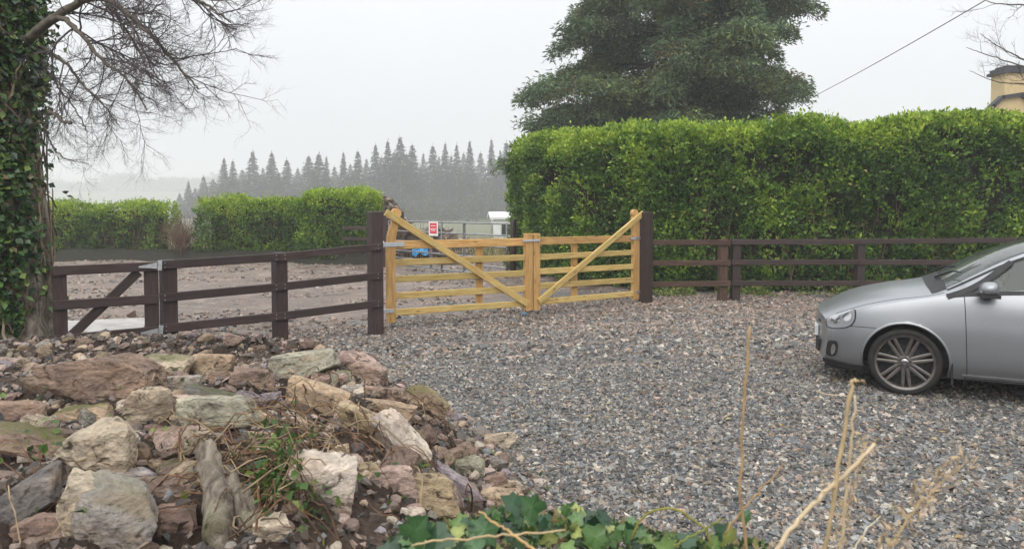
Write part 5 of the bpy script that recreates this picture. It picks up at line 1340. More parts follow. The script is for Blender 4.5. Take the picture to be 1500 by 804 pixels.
def car_mat():
    m, n, l, p = mat_new('grey_car_paint', .27, .5, .8, (.30, .315, .335))
    p.inputs['Coat Weight'].default_value = .35; p.inputs['Coat Roughness'].default_value = .12
    tc = n.new('ShaderNodeTexCoord'); g = noise(n, l, tc.outputs['Object'], 1200, 1); g2 = noise(n, l, tc.outputs['Object'], 3, 5, .7); se = n.new('ShaderNodeSeparateXYZ'); l.new(tc.outputs['Object'], se.inputs[0])
    c = mixc(n, l, g.outputs['Fac'], (.25, .265, .285), (.36, .375, .395))
    dirt_reflection = math_n(n, l, 'MULTIPLY', maprange(n, l, se.outputs['Z'], .62, .15, 0, .6), g2.outputs['Fac'])  # road dirt, plus the dark ground reflection on the lower sides put into colour
    l.new(mixc(n, l, dirt_reflection, c, (.11, .095, .08)), p.inputs['Base Color'])
    l.new(maprange(n, l, dirt_reflection, 0, .4, .38, .65), p.inputs['Roughness']); return m
M['paint'] = car_mat()
M['black_plastic'] = flat_noise('black_plastic', (.015, .015, .017), (.028, .028, .03), .55, 30, .1)
M['rubber'] = flat_noise('tyre_rubber', (.009, .009, .009), (.022, .020, .019), .75, 14, .2)
M['alloy'] = flat_noise('alloy_rim', (.11, .10, .095), (.19, .175, .16), .38, 9, 0, metal=.7)
M['chrome'] = flat_noise('chrome', (.6, .6, .6), (.7, .7, .7), .15, 5, 0, metal=1)
m, n, l, p = mat_new('car_glass', .03, .5, 0, (.72, .82, .78)); M['cglass'] = m
p.inputs['Transmission Weight'].default_value = .9; p.inputs['IOR'].default_value = 1.35
m, n, l, p = mat_new('lamp_lens', .05, .6, 0, (.30, .31, .33)); M['lens'] = m
p.inputs['Transmission Weight'].default_value = .25
M['interior'] = flat_noise('car_interior', (.02, .02, .022), (.05, .05, .052), .8, 8, .1)

wheelF = np.array([.985, .307]); wheelR = np.array([3.5, .307]); RA_ = .350
wx = at(1324, 577); cd = Vector((.891, -.454, 0)).normalized(); cang = math.atan2(cd.y, cd.x)
# the car's local origin: nose centre on the ground; its left side (local -y) faces the camera
side_off = .80
ny_ = Vector((cd.y, -cd.x, 0))            # towards the camera
org = Vector((wx.x, wx.y, 0)) - cd * wheelF[0] - ny_ * side_off
CAR = empty('car', tuple(org), 'silver grey hatchback car parked nose-left on the gravel, cut by the right edge', 'car', rz=cang)

us = np.r_[np.linspace(0, .12, 7), np.arange(.14, 4.19, .022), 4.2]; vs = np.r_[np.arange(0, 4, .125), np.arange(4, 8.01, .2)]
U, Vv = np.meshgrid(us, vs, indexing='ij'); Pb = S(U, Vv); nu, nv = U.shape
def body_side(sgn_, skipwin=True):
    P_ = Pb.reshape(-1, 3).copy()
    for w_, R_ in ((wheelF, RA_), (wheelR, RA_)):
        dx_, dz_ = P_[:, 0] - w_[0], P_[:, 2] - w_[1]; rr_ = np.hypot(dx_, dz_); inside = (rr_ < R_) & (P_[:, 1] < -.5)
        P_[:, 0] = np.where(inside & (rr_ > R_ * .1), w_[0] + dx_ / rr_ * R_, P_[:, 0]); P_[:, 2] = np.where(inside & (rr_ > R_ * .1), w_[1] + dz_ / rr_ * R_, P_[:, 2])
        if w_ is wheelF: insF = inside
        else: insR = inside
    ins = insF | insR
    i = np.arange(nu - 1)[:, None] * nv + np.arange(nv - 1)[None, :]; q = np.stack([i, i + nv, i + nv + 1, i + 1], -1).reshape(-1, 4)
    uu = U.ravel()[q].mean(1); vq = Vv.ravel()[q].mean(1)
    k = ~ins[q].all(1)
    # openings for side glass and screens
    k &= ~((vq > 4.16) & (vq < 4.95) & in_win(uu, vq))
    k &= ~((vq > 5.15) & (uu > 1.24) & (uu < 2.05))
    q = q[k]
    if sgn_ < 0: P_[:, 1] *= -1; q = q[:, ::-1]
    return P_, q
def in_win(u, v):
    lo = 1.30 + (v - 4.16) * .62
    return ((u > lo) & (u < 2.43)) | ((u > 2.52) & (u < 3.35)) | ((u > 3.43) & (u < 3.72))
Pl, ql = body_side(1); Pr, qr = body_side(-1)
ob('body', np_mesh('body', np.vstack([Pl, Pr]), np.vstack([ql, qr + len(Pl)]), M['paint'], smooth=True), CAR)
# nose and tail closing panels
def cap(u, name, mat, push):
    v_ = np.linspace(0, 8, 33); e0 = S(np.full(33, u), v_); ring = np.vstack([e0, (e0 * (1, -1, 1))[::-1][1:]]); zc = .45; V = []
    for k, s_ in enumerate((1, .8, .55, .3, .05)):
        w_ = ring.copy(); w_[:, 1] *= s_; w_[:, 2] = zc + (w_[:, 2] - zc) * s_; w_[:, 0] = w_[:, 0] * s_ + (ring[:, 0].min() if push < 0 else ring[:, 0].max()) * (1 - s_) + push * (1 - s_ ** 2.5); V.append(w_)
    nr_ = len(ring); V = np.vstack(V); Q = [[k * nr_ + j, k * nr_ + (j + 1) % nr_, (k + 1) * nr_ + (j + 1) % nr_, (k + 1) * nr_ + j] for k in range(4) for j in range(nr_)]
    return ob(name, np_mesh(name, V, np.array(Q), mat, smooth=True), CAR)
cap(0.0, 'front_bumper', M['paint'], -.03); cap(4.2, 'tailgate', M['paint'], .03)
def patch(name, mat, fu, fv, nn, mm, lift, parent=CAR, mirror=False, edge=True, smooth=True):
    """a panel on the skin: fu, fv map the unit square to (u, v)"""
    a_, b_ = np.meshgrid(np.linspace(0, 1, nn), np.linspace(0, 1, mm), indexing='ij'); u_, v_ = fu(a_, b_), fv(a_, b_)
    P_ = S(u_, v_); N_ = nrm_S(u_, v_)
    cen_ = np.array([2.1, 0, .6]); fl = np.sign(((P_ - cen_) * N_).sum(-1))[..., None]; N_ = N_ * np.where(fl == 0, 1, fl)
    top_ = P_ + N_ * lift; V = top_.reshape(-1, 3)
    i = np.arange(nn - 1)[:, None] * mm + np.arange(mm - 1)[None, :]; q = np.stack([i, i + mm, i + mm + 1, i + 1], -1).reshape(-1, 4)
    if edge:
        rim = [(0, j) for j in range(mm)] + [(k, mm - 1) for k in range(1, nn)] + [(nn - 1, j) for j in range(mm - 2, -1, -1)] + [(k, 0) for k in range(nn - 2, 0, -1)]
        idx = np.array([a * mm + b for a, b in rim]); low = (P_ - N_ * .004).reshape(-1, 3)[idx]; n0 = len(V); V = np.vstack([V, low]); L_ = len(idx)
        q = np.vstack([q, np.array([[idx[j], n0 + j, n0 + (j + 1) % L_, idx[(j + 1) % L_]] for j in range(L_)])])
    if mirror: V = V * (1, -1, 1); q = q[:, ::-1]
    return ob(name, np_mesh(name, V, q, mat, smooth=smooth), parent)
def ribbon(name, uv, w_, lift, mat, parent=CAR, mirror=False):
    """thin strip along a path of (u, v)"""
    uv = np.array(uv, float); P_ = S(uv[:, 0], uv[:, 1]); N_ = nrm_S(uv[:, 0], uv[:, 1]); cen_ = np.array([2.1, 0, .6]); fl = np.sign(((P_ - cen_) * N_).sum(-1))[:, None]; N_ = N_ * fl
    T_ = np.gradient(P_, axis=0); T_ /= np.linalg.norm(T_, axis=1)[:, None] + 1e-9; B_ = np.cross(T_, N_)
    V = np.vstack([P_ + B_ * w_ / 2 + N_ * lift, P_ - B_ * w_ / 2 + N_ * lift, P_ + B_ * w_ / 2 - N_ * .005, P_ - B_ * w_ / 2 - N_ * .005]); n_ = len(P_)
    q = [[j, j + 1, n_ + j + 1, n_ + j] for j in range(n_ - 1)] + [[j, 2 * n_ + j, 2 * n_ + j + 1, j + 1] for j in range(n_ - 1)] + [[n_ + j + 1, 3 * n_ + j + 1, 3 * n_ + j, n_ + j] for j in range(n_ - 1)]
    if mirror: V = V * (1, -1, 1)
    return ob(name, np_mesh(name, V, np.array(q), mat), parent)
L1 = lambda a, b, n_=30: np.linspace(a, b, n_)
for mir in (False, True):
    dr = ribbon('door_seam', np.c_[np.r_[L1(1.42, 1.44, 8), L1(1.44, 1.40, 25)], np.r_[L1(.15, .4, 8), L1(.42, 4.05, 25)]], .007, .001, M['black_plastic'], mirror=mir)
    ribbon('door_seam', np.c_[np.full(30, 2.47), L1(.15, 4.9)], .007, .001, M['black_plastic'], mirror=mir)
    ribbon('sill_seam', np.c_[L1(1.42, 3.05), np.full(30, .16)], .008, .001, M['black_plastic'], mirror=mir)
    ribbon('sill_moulding', np.c_[L1(1.40, 3.08), np.full(30, .42)], .022, .010, M['paint'], mirror=mir)
    ribbon('bonnet_seam', np.c_[L1(.12, 1.24, 40), 4.75 + .15 * np.sin(L1(0, 3, 40))], .007, .001, M['black_plastic'], mirror=mir)
    ribbon('bumper_seam', np.c_[L1(.02, .52, 24), L1(3.42, 3.05, 24)], .006, .001, M['black_plastic'], mirror=mir)
    # window surround and glass
    ribbon('window_trim', np.c_[L1(1.26, 3.74, 60), np.full(60, 4.14)], .036, .006, M['black_plastic'], mirror=mir)
    patch('side_window', M['cglass'], lambda a, b: (1.27 + (b * .82) * .62) * (1 - a) + 2.45 * a, lambda a, b: 4.12 + b * .84, 14, 8, -.006, mirror=mir, edge=False)
    patch('side_window', M['cglass'], lambda a, b: 2.50 + a * .87, lambda a, b: 4.14 + b * .82, 10, 8, -.006, mirror=mir, edge=False)
    patch('side_window', M['dark_glass'], lambda a, b: 3.41 + a * .33, lambda a, b: 4.14 + b * .82, 6, 8, -.004, mirror=mir, edge=False)
    for u0_ in (2.475, 3.39): ribbon('pillar_trim', np.c_[np.full(14, u0_), L1(4.14, 4.97, 14)], .10, .003, M['black_plastic'], mirror=mir)
    ribbon('pillar_trim', np.c_[1.29 + (L1(4.10, 4.97, 24) - 4.16) * .62, L1(4.10, 4.97, 24)], .05, .007, M['black_plastic'], mirror=mir)
    patch('quarter_trim', M['black_plastic'], lambda a, b: (1.24 + b * .45) * (1 - a) + (1.40 + b * .40) * a, lambda a, b: 4.10 + b * .72, 6, 10, .003, mirror=mir)
    ribbon('pillar_trim', np.c_[np.r_[L1(1.27, 1.80, 24), L1(1.82, 3.70, 50)], np.full(74, 4.97)], .018, .005, M['black_plastic'], mirror=mir)
    # head lamp: a rounded lens wrapped round the corner, with its dark surround
    def disk(cu, cv, ru, rv, sk=0.0, p_=2.6):
        def fu(a, b):
            th = a * 2 * PI; r_ = b; c_, s_ = np.cos(th), np.sin(th); return cu + ru * r_ * np.sign(c_) * np.abs(c_) ** (2 / p_) + sk * rv * r_ * s_
        def fv(a, b):
            th = a * 2 * PI; s_ = np.sin(th); return cv + rv * b * np.sign(s_) * np.abs(s_) ** (2 / p_)
        return fu, fv
    fu, fv = disk(.150, 3.86, .150, .70, .05, 3.0)
    h0 = patch('headlight', M['black_plastic'], fu, fv, 41, 5, .003, mirror=mir, edge=False)
    fu, fv = disk(.150, 3.86, .138, .64, .05, 3.0)
    patch('lens', M['lens'], fu, fv, 41, 7, .009, parent=h0, mirror=mir, edge=False)
    for cu_, rr_ in ((.10, .045), (.21, .045)):
        fu, fv = disk(cu_, 3.86, rr_, .30, 0, 2); patch('reflector', M['chrome'], fu, fv, 25, 5, .013, parent=h0, mirror=mir, edge=False)
    fu, fv = disk(.055, 1.55, .055, .62, 0, 3); fg = patch('fog_light', M['black_plastic'], fu, fv, 31, 5, .004, mirror=mir, edge=False)
    fu, fv = disk(.070, 1.5, .022, .40, 0, 2); patch('fog_lens', M['chrome'], fu, fv, 21, 4, .008, parent=fg, mirror=mir, edge=False)
    ribbon('bumper_lip', np.c_[L1(.0, .50, 24), L1(.45, .35, 24)], .05, .012, M['black_plastic'], mirror=mir)
# black lower lip, grille and plate across the nose
def nose_strip(name, z_, h_, mat, w_, fwd):
    y_ = np.linspace(-w_, w_, 25); V = []
    for dz_ in (-h_ / 2, h_ / 2):
        for y0 in y_: V.append((-.03 + .232 + fwd + .27 * (abs(y0) / .87) ** 2.4, y0, z_ + dz_))
    n_ = 25; q = [[j, j + 1, n_ + j + 1, n_ + j] for j in range(n_ - 1)]
    o = ob(name, np_mesh(name, np.array(V), np.array(q), mat), CAR); s_ = o.modifiers.new('thick', 'SOLIDIFY'); s_.thickness = .03; return o
nose_strip('grille', .60, .07, M['black_plastic'], .42, .015); nose_strip('lower_grille', .33, .12, M['black_plastic'], .45, -.0); nose_strip('number_plate', .45, .10, M['white_panel'], .26, -.008)
# screens, roof glass frames
def cross(name, mat, u0, u1, lift):
    uu = np.linspace(u0, u1, 10); vv = np.linspace(5.1, 8, 14); A_, B_ = np.meshgrid(uu, vv, indexing='ij'); P_ = S(A_, B_) + np.array([0, 0, lift]); Pm = (P_ * (1, -1, 1))[:, ::-1][:, 1:]
    G_ = np.concatenate([P_, Pm], 1); a_, b_, _ = G_.shape; i = np.arange(a_ - 1)[:, None] * b_ + np.arange(b_ - 1)[None, :]; q = np.stack([i, i + b_, i + b_ + 1, i + 1], -1).reshape(-1, 4)
    return ob(name, np_mesh(name, G_.reshape(-1, 3), q, mat, smooth=True), CAR)
ws = cross('windscreen', M['cglass'], 1.22, 2.07, -.003)
cross('scuttle', M['black_plastic'], 1.14, 1.27, .004)
for y_ in (-.35, .3):
    mb = MB(); p0 = S(1.23, 8 - abs(y_) / .785 * 2.6)[0]; mb.tube(np.array([(p0[0], y_, p0[2] + .02), (p0[0] + .12, y_ - .25, p0[2] + .10), (p0[0] + .17, y_ - .5, p0[2] + .11)]), [.012, .008, .006], 6)
    mb.build('wiper', M['black_plastic'], CAR)
# mirrors
for mir in (1, -1):
    V, T_ = ICO[3]; P_ = V.copy(); P_ = np.sign(P_) * np.abs(P_) ** .75; P_ = P_ * (.072, .105, .060); P_[:, 0] += .03 * P_[:, 1] / .12 * -1 * 0; P_[:, 2] += .010 * P_[:, 0] / .085
    c_ = np.array([1.60, -1.00 * mir, 1.015]); q = T_ if mir > 0 else T_
    hs_ = ob('wing_mirror', np_mesh('wing_mirror', P_ + c_, q, M['paint'], smooth=True), CAR)
    mb = MB(); mb.tube(np.array([(1.60, -.83 * mir, .945), (1.60, -.91 * mir, .95), (1.60, -.97 * mir, .985)]), [.045, .04, .04], 10); mb.build('mirror_foot', M['black_plastic'], hs_, True)
    mb = MB(); mb.box((1.605, -1.0 * mir, .958), (.145, .20, .030)); mb.build('mirror_base', M['black_plastic'], hs_)
    mb = MB(); mb.box((1.535, -1.045 * mir, 1.0), (.02, .12, .016)); mb.build('indicator', M['lens'], hs_)
# inside: floor, dashboard, seats
mb = MB(); mb.box((2.5, 0, .42), (2.9, 1.5, .3)); mb.box((1.52, 0, .86), (.50, 1.46, .14)); mb.build('cabin', M['interior'], CAR)
for y_ in (-.38, .38):
    V, T_ = ICO[3]; bl = np.sign(V) * np.abs(V) ** .6
    st = ob('seat', np_mesh('seat', np.vstack([bl * (.26, .25, .10) + (2.35, y_, .62), bl * (.09, .24, .32) + (2.62, y_, .90), bl * (.05, .13, .08) + (2.68, y_, 1.28)]), np.vstack([T_, T_ + len(V), T_ + 2 * len(V)]), M['interior'], smooth=True), CAR)
mb = MB(); a_ = np.linspace(0, 2 * PI, 25); mb.tube(np.c_[1.86 + .07 * np.sin(a_), .38 + .18 * np.cos(a_), .93 + .17 * np.sin(a_)], .014, 6, False); mb.build('steering_wheel', M['interior'], CAR, True)
mb = MB(); mb.box((2.1, 0, .20), (3.6, 1.3, .10)); mb.build('underbody', M['black_plastic'], CAR)
# wheels
def lathe(prof, n=64, y0=0):
    a_ = np.arange(n) * 2 * PI / n; V = np.array([(r_ * math.cos(t), y_, r_ * math.sin(t)) for (y_, r_) in prof for t in a_]); m_ = len(prof)
    return V, np.array([[k * n + j, k * n + (j + 1) % n, (k + 1) * n + (j + 1) % n, (k + 1) * n + j] for k in range(m_ - 1) for j in range(n)])
def make_wheel(first=True):
    """tyre and rim with seven twin spokes; outer face towards -y"""
    tp = [(.09, .235), (.095, .265), (.098, .287), (.085, .300), (.05, .304), (0, .305), (-.05, .304), (-.085, .300), (-.100, .288), (-.104, .270), (-.098, .250), (-.09, .235)]
    V, Q = lathe(tp, 72); ty = np_mesh('tyre', V, Q, M['rubber'], smooth=True)
    rp_ = [(.08, .20), (-.02, .215), (-.07, .222), (-.088, .228), (-.096, .243), (-.101, .248), (-.094, .253)]
    V, Q = lathe(rp_[::-1], 72); rim = [V, Q]
    mb = MB(); mb.add(V, Q)
    for s_ in range(7):
        a0 = s_ * 2 * PI / 7 + .30
        for k in (-1, 1):
            ai, ao = a0 + k * .30, a0 + k * .125
            pi_ = np.array([math.cos(ai) * .052, -.078, math.sin(ai) * .052]); po = np.array([math.cos(ao) * .232, -.088, math.sin(ao) * .232])
            d = po - pi_; L_ = np.linalg.norm(d); d /= L_; n_ = np.array([0, 1, 0.]); b_ = np.cross(d, n_)
            for (w0, w1, y0, y1) in ((.017, .013, 0, .030),):
                Vb = [];
                for q_, ww in ((0, w0), (.5, w0 * .95), (1, w1)):
                    c_ = pi_ + d * L_ * q_
                    for (bb, yy) in ((-1, y1), (-1, .006), (-.45, 0), (.45, 0), (1, .006), (1, y1)): Vb.append(c_ + b_ * ww * bb + n_ * yy)
                Q_ = [[i * 6 + j, i * 6 + j + 1, i * 6 + 7 + j, i * 6 + 6 + j] for i in range(2) for j in range(5)]
                mb.add(np.array(Vb), Q_)
    V, Q = lathe([(-.050, .066), (-.076, .062), (-.080, .050), (-.080, .034), (-.072, .032)], 36); mb.add(V, Q)
    rm = mb.mesh('rim', M['alloy'], False)
    V, Q = lathe([(-.070, .034), (-.086, .032), (-.089, .026), (-.089, .001)], 32); cp = np_mesh('hub_cap', V, Q, M['chrome'], smooth=True)
    # the round maker's emblem on the cap: V over W inside a ring
    mb = MB(); a_ = np.linspace(0, 2 * PI, 33); mb.tube(np.c_[.0245 * np.cos(a_), a_ * 0 - .091, .0245 * np.sin(a_)], .0016, 5, False)
    for pts in (((-.009, .021), (0, .003), (.009, .021)), ((-.020, .010), (-.009, -.020), (0, -.002), (.009, -.020), (.020, .010))):
        mb.tube(np.array([(x_, -.091, z_) for x_, z_ in pts]), .0017, 5)
    em = mb.mesh('emblem', M['black_plastic'])
    V, Q = lathe([(-.02, .05), (-.03, .15), (-.02, .155), (.01, .155)], 48); ds = np_mesh('brake_disc', V, Q, M['interior'], smooth=False)
    V, Q = lathe([(.0, .21), (.005, .001)], 36); bk = np_mesh('dark_inside', V, Q, M['black_plastic'])
    bl = MB()
    for k in range(5):
        t = k * 2 * PI / 5 + .2; V, Q = lathe([(-.082, .001), (-.082, .008), (-.070, .009)], 8); V = V + (math.cos(t) * .045, 0, math.sin(t) * .045); bl.add(V, Q)
    return ty, rm, cp, em, ds, bk, bl.mesh('wheel_bolt', M['black_plastic'])
WM = make_wheel()
for (w_, sd_) in ((wheelF, -1), (wheelF, 1), (wheelR, -1), (wheelR, 1)):
    wt = ob('wheel', WM[1], CAR); wt.location = (w_[0], sd_ * .785, .305); wt.rotation_euler = (0, .0, 0 if sd_ < 0 else PI)
    for k, nm in ((0, 'tyre'), (2, 'hub_cap'), (3, 'emblem'), (4, 'brake_disc'), (5, 'dark_inside'), (6, 'wheel_bolt')): ob(nm, WM[k], wt)
    # wheel well and rolled arch edge
    a_ = np.linspace(-.35, PI + .35, 40); V = []
    for y_ in (-.86, -.52):
        for t in a_: V.append((w_[0] + (RA_ + .004) * math.cos(t), y_ * -sd_ * 1.0 if sd_ > 0 else y_, w_[1] + (RA_ + .004) * math.sin(t)))
    q = [[j, j + 1, 40 + j + 1, 40 + j] for j in range(39)]; V = np.array(V)
    if sd_ > 0: V[:, 1] = np.abs(V[:, 1])
    ob('wheel_well', np_mesh('wheel_well', V, np.array(q), M['black_plastic'], smooth=True), CAR)
    cy = (-.52 if sd_ < 0 else .52); aa_ = np.linspace(0, 2 * PI, 33)[:-1]
    ob('wheel_well', np_mesh('wheel_well', np.array([(w_[0] + RA_ * math.cos(t), cy, w_[1] + RA_ * math.sin(t)) for t in aa_]), np.array([list(range(32))]), M['black_plastic']), CAR)
    # painted lip following the body's own surface round the arch
    ta = np.linspace(-.28, PI + .28, 48); Pg = Pb.reshape(-1, 3); V = []
    for t in ta:
        for R_, dy_ in ((RA_ - .003, -.002), (RA_ + .003, -.005), (RA_ + .012, -.004), (RA_ + .020, .002)):
            x_, z_ = w_[0] + R_ * math.cos(t), w_[1] + R_ * math.sin(t)
            dist = (Pg[:, 0] - x_) ** 2 + (Pg[:, 2] - z_) ** 2 + 100 * (Pg[:, 1] > -.45); k = np.argpartition(dist, 4)[:4]; wgt = 1 / (dist[k] + 1e-5); y_ = (Pg[k, 1] * wgt).sum() / wgt.sum()
            V.append((x_, y_ + dy_, z_))
    V = np.array(V); q = np.array([[i * 4 + j, i * 4 + 4 + j, i * 4 + 5 + j, i * 4 + 1 + j] for i in range(47) for j in range(3)])
    k_ = V[:, 2].reshape(-1, 4).min(1) > .17; keepi = [i for i in range(47) if k_[i] and k_[i + 1]]; q = np.array([[i * 4 + j, i * 4 + 4 + j, i * 4 + 5 + j, i * 4 + 1 + j] for i in keepi for j in range(3)])
    if sd_ > 0: V = V * (1, -1, 1)
    ob('arch_lip', np_mesh('arch_lip', V, q, M['paint'], smooth=True), CAR)
    mb = MB(); mb.box((w_[0] + RA_ + .020, sd_ * .80, .235), (.016, .15, .20)); mb.build('mud_flap', M['black_plastic'], CAR)

# ============================================================ PLANTS ON THE BANK IN FRONT
def surf_z(x, y): return ms(x, y)
# ivy: big leaves each a part
def ivy_leaf_mesh(seed):
    r = np.random.default_rng(seed)
    prof = [(0, 0), (.30, -.12), (.50, .10), (.36, .34), (.44, .58), (.20, .66), (0, 1.0), (-.20, .66), (-.44, .58), (-.36, .34), (-.50, .10), (-.30, -.12)]
    V = [(0, .38, .02)] + [(x_ * r.uniform(.85, 1.12), y_, .10 * abs(x_) + r.normal(0, .02) - .12 * (y_ - .3) ** 2) for x_, y_ in prof]
    T_ = [[0, k, k % 12 + 1] for k in range(1, 13)]
    col_ = np.ones((13, 3)) * .9; col_[0] = 1.25
    return V, T_, col_
cols_iv = [(.035, .085, .040), (.055, .125, .045), (.085, .17, .05), (.025, .06, .03), (.13, .21, .055), (.30, .34, .10)]
IVM = []
for k, c_ in enumerate(cols_iv):
    for s_ in range(2):
        V, T_, cl_ = ivy_leaf_mesh(k * 3 + s_)
        IVM.append(np_mesh('ivy_leaf', np.array(V), np.array(T_), M['ivy'], col=cl_ * np.array(c_), smooth=False))
def place_leaf(root, p, d, nrm_, size, k, name='leaf'):
    o = ob(name, IVM[k % len(IVM)], root); d = Vector(d).normalized(); nn = Vector(nrm_); x_ = d.cross(nn).normalized(); nn = x_.cross(d)
    R3 = Matrix((x_, d, nn)).transposed().to_4x4(); o.matrix_local = Matrix.Translation(Vector(p) - root.location) @ R3 @ Matrix.Scale(size, 4); return o
r = np.random.default_rng(321)
iv = empty('ivy_plant', (.1, 1.85, .72), 'leafy ivy with large dark and bright green leaves on the bank at the bottom centre', 'ivy')
for k in range(215):
    px = r.uniform(575, 985) if k < 190 else r.uniform(975, 1110)
    topy = np.interp(px, [575, 600, 640, 700, 735, 790, 850, 930, 990, 1040, 1110], [790, 772, 762, 752, 735, 738, 742, 757, 775, 788, 785])
    py = topy + abs(r.normal(0, 30)) + 8; Yd = r.uniform(1.62, 2.0)
    p = atY(px, py, Yd)
    sz = r.uniform(.022, .056)
    place_leaf(iv, p, (r.normal(0, .7), r.normal(-.3, .6), r.normal(-.05, .55)), (r.normal(0, .45), -.75 + r.normal(0, .35), .8), sz, int(r.integers(0, 12)) if r.random() < .8 else 11 if r.random() < .25 else int(r.integers(0, 6)))
for (px, py, Yd, sz, k) in ((762, 745, 1.7, .060, 0), (600, 788, 1.6, .075, 3), (655, 778, 1.62, .07, 1), (622, 762, 1.62, .055, 0), (700, 760, 1.65, .075, 2), (790, 752, 1.62, .065, 2), (870, 770, 1.65, .06, 4), (900, 775, 1.7, .055, 5), (1058, 768, 1.55, .045, 0), (1090, 748, 1.5, .030, 2), (1066, 795, 1.5, .05, 10), (1042, 790, 1.5, .03, 8)):
    p = atY(px, py, Yd); place_leaf(iv, p, (r.normal(0, .5), -.2, r.choice([-.7, .8])), (r.normal(0, .4), -1, .5), sz, k)
def stalk(name, label, pts, rads, col, cat='stalk', fuzz=0, parent=None, rough=.0015, seed=0, group=None):
    r = np.random.default_rng(seed); P = np.array([tuple(atY(*q_)) for q_ in pts]); n_ = len(P); t = np.linspace(0, n_ - 1, 24)
    Q_ = np.stack([np.interp(t, range(n_), P[:, k]) for k in range(3)], 1)
    for _ in range(2): Q_[1:-1] = (Q_[:-2] + 2 * Q_[1:-1] + Q_[2:]) / 4
    Q_ = Q_ + r.normal(0, rough, Q_.shape); rad = np.interp(t, np.linspace(0, n_ - 1, len(rads)), rads) * .8
    for nd in (6, 13, 19): rad[nd] *= 1.15
    mb = MB(); mb.tube(Q_, rad, 8, True, col=np.array(col)); c_ = Q_.mean(0); mb.V = [v - c_ for v in mb.V]; o = mb.build(name, M['dry'], parent, True)
    o.location = Vector(c_) - (parent.location if parent else Vector((0, 0, 0)))
    if fuzz:
        n_ = fuzz; k = r.integers(2, 24, n_); C_ = Q_[k] - c_ + r.normal(0, .010, (n_, 3)); D_ = rand_dirs(n_, .7, r)
        ob('seed_husks', leaves_mesh('seed_husks', C_, D_, rand_dirs(n_, 0, r), r.uniform(.008, .022, n_), r.uniform(.002, .005, n_), np.tile((.55, .42, .26), (n_, 1)) * r.uniform(.6, 1.2, (n_, 1)), M['dry']), o, 'stuff')
    if label: tag(o, label, cat, group)
    return o
TAN = (.52, .39, .22); PALE = (.60, .48, .31)
stalk('dry_stalk', 'tall thin upright dry stalk standing alone left of the others in front of the gravel', [(1100, 850, 1.42), (1092, 790, 1.42), (1083, 700, 1.42), (1088, 610, 1.42), (1094, 540, 1.42), (1098, 478, 1.42)], [.0042, .0036, .0032, .0032, .0030, .0034], (.42, .28, .14), seed=1)
stalk('dry_stalk', 'pale dry stalk with its tip snapped over to the right below the car wheel', [(1198, 850, 1.30), (1212, 790, 1.30), (1228, 690, 1.30), (1240, 610, 1.30), (1249, 559, 1.30), (1253, 557.5, 1.30), (1266, 559, 1.30)], [.0052, .0046, .0044, .0042, .0042, .0036], TAN, seed=2)
stalk('dry_stalk', 'thin pale dry stalk close beside the snapped one', [(1226, 850, 1.36), (1233, 790, 1.36), (1241, 710, 1.36), (1249, 640, 1.36), (1253, 578, 1.36)], [.0036, .0034, .0032, .0028], PALE, seed=3)
stalk('dry_stalk', 'thickest pale dry stalk leaning far over to the right at the bottom', [(1110, 850, 1.25), (1138, 800, 1.26), (1172, 756, 1.28), (1215, 714, 1.30), (1250, 682, 1.32), (1284, 650, 1.34)], [.0056, .0050, .0050, .0046, .0040], PALE, fuzz=60, seed=4)
stalk('dry_stalk', 'feathery dry stalk leaning right at the lower right, blurred by its husks', [(1275, 850, 1.12), (1303, 800, 1.12), (1340, 745, 1.12), (1375, 710, 1.12), (1412, 680, 1.12)], [.0022, .0018, .0014, .0009], TAN, fuzz=260, seed=5)
stalk('dry_stalk', 'fuzzy dry seed spike behind the pair of upright stalks', [(1222, 850, 1.5), (1237, 760, 1.5), (1252, 705, 1.5), (1267, 645, 1.5)], [.0020, .0016, .0012, .0009], TAN, fuzz=260, seed=6)
stalk('dry_stalk', 'short straight whitish straw low between the stalks and the feathery one', [(1225, 850, 1.3), (1252, 800, 1.3), (1272, 775, 1.3), (1291, 753, 1.3)], [.0018, .0016, .0012], (.75, .66, .48), seed=7)
stalk('dry_stalk', 'short brown stalk leaning right past the tall lone one', [(1062, 780, 1.45), (1097, 735, 1.45), (1122, 708, 1.45), (1150, 678, 1.45)], [.0024, .0020, .0016], (.42, .27, .12), seed=8)
stalk('dry_stalk', 'straw-coloured stalk lying nearly level across the ivy', [(604, 797, 1.35), (660, 790, 1.35), (740, 783, 1.35), (828, 776, 1.35)], [.0024, .0026, .0022], TAN, seed=9)
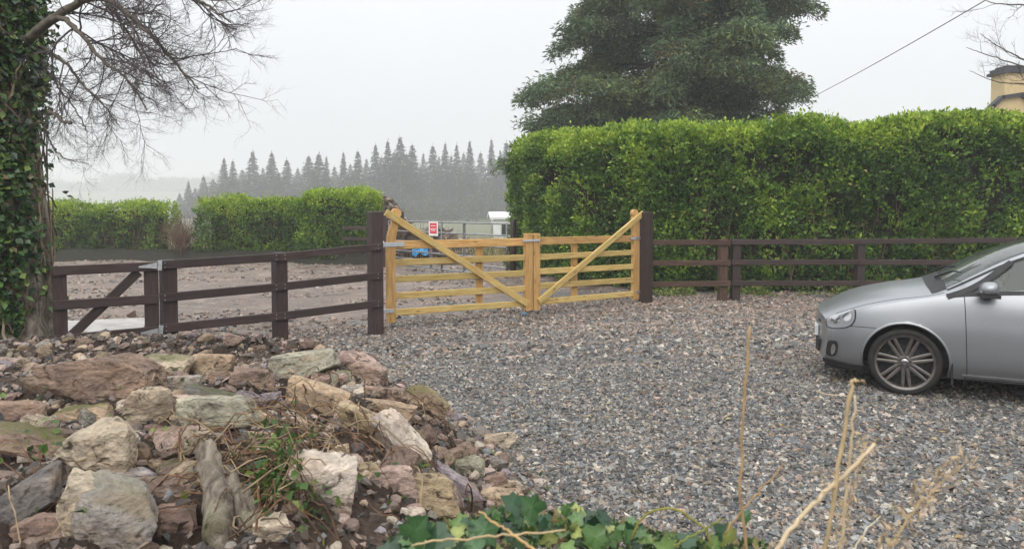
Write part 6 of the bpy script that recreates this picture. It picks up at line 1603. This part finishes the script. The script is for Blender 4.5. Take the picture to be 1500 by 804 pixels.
stalk('dry_stalk', 'brown stalk slanting down to the right across the ivy and stones', [(702, 748, 1.35), (730, 768, 1.33), (760, 788, 1.3), (800, 815, 1.28)], [.0022, .0030, .0036], (.52, .34, .15), seed=10)
stalk('dry_stalk', 'thin horizontal straw on the gravel left of the snapped stalk', [(1196, 573, 3.2), (1215, 578, 3.2), (1243, 580, 3.2)], [.003, .003, .002], PALE, seed=11)
br = stalk('bramble_stem', 'green and brown arching bramble stem at the bottom right of the ivy', [(925, 790, 1.5), (934, 765, 1.5), (955, 746, 1.5), (982, 742, 1.5), (1010, 755, 1.5), (1035, 778, 1.5), (1050, 810, 1.5)], [.0030, .0032, .0032, .0030, .0034], (.26, .24, .05), 'stem', seed=12)
stalk('bramble_stem', 'short green stem crossing the arching bramble', [(985, 800, 1.48), (1010, 786, 1.48), (1040, 770, 1.48), (1062, 758, 1.48)], [.0026, .0026, .002], (.20, .22, .05), 'stem', seed=13)
# low green growth between the leaves
n = 2600; C = []
for _ in range(n):
    px = r.uniform(560, 1120); py = np.interp(px, [560, 640, 735, 850, 990, 1120], [798, 775, 750, 758, 790, 798]) + r.exponential(22); C.append(tuple(atY(px, py, r.uniform(1.7, 2.1))))
C = np.array(C); cc = np.array([(.05, .10, .03), (.10, .18, .04), (.25, .30, .08), (.28, .20, .10), (.03, .05, .025)])[r.choice(5, n, p=[.3, .25, .1, .12, .23])]
ob('low_growth', leaves_mesh('low_growth', C, rand_dirs(n, .5, r), rand_dirs(n, .5, r), r.uniform(.012, .035, n), r.uniform(.006, .02, n), cc, M['leaf']), kind='stuff')

# ============================================================ HAZE
m = bpy.data.materials.new('haze'); m.use_nodes = True; n, l = m.node_tree.nodes, m.node_tree.links
for x_ in list(n):
    if x_.type != 'OUTPUT_MATERIAL': n.remove(x_)
vp = n.new('ShaderNodeVolumePrincipled'); vp.inputs['Color'].default_value = (.93, .95, .97, 1); vp.inputs['Density'].default_value = HAZE_D; vp.inputs['Anisotropy'].default_value = .0
l.new(vp.outputs[0], n['Material Output'].inputs['Volume'])
mb = MB(); mb.box((-100, 435, 22), (2200, 940, 51)); o = mb.build('haze', m, kind='stuff')
o.display_type = 'WIRE'
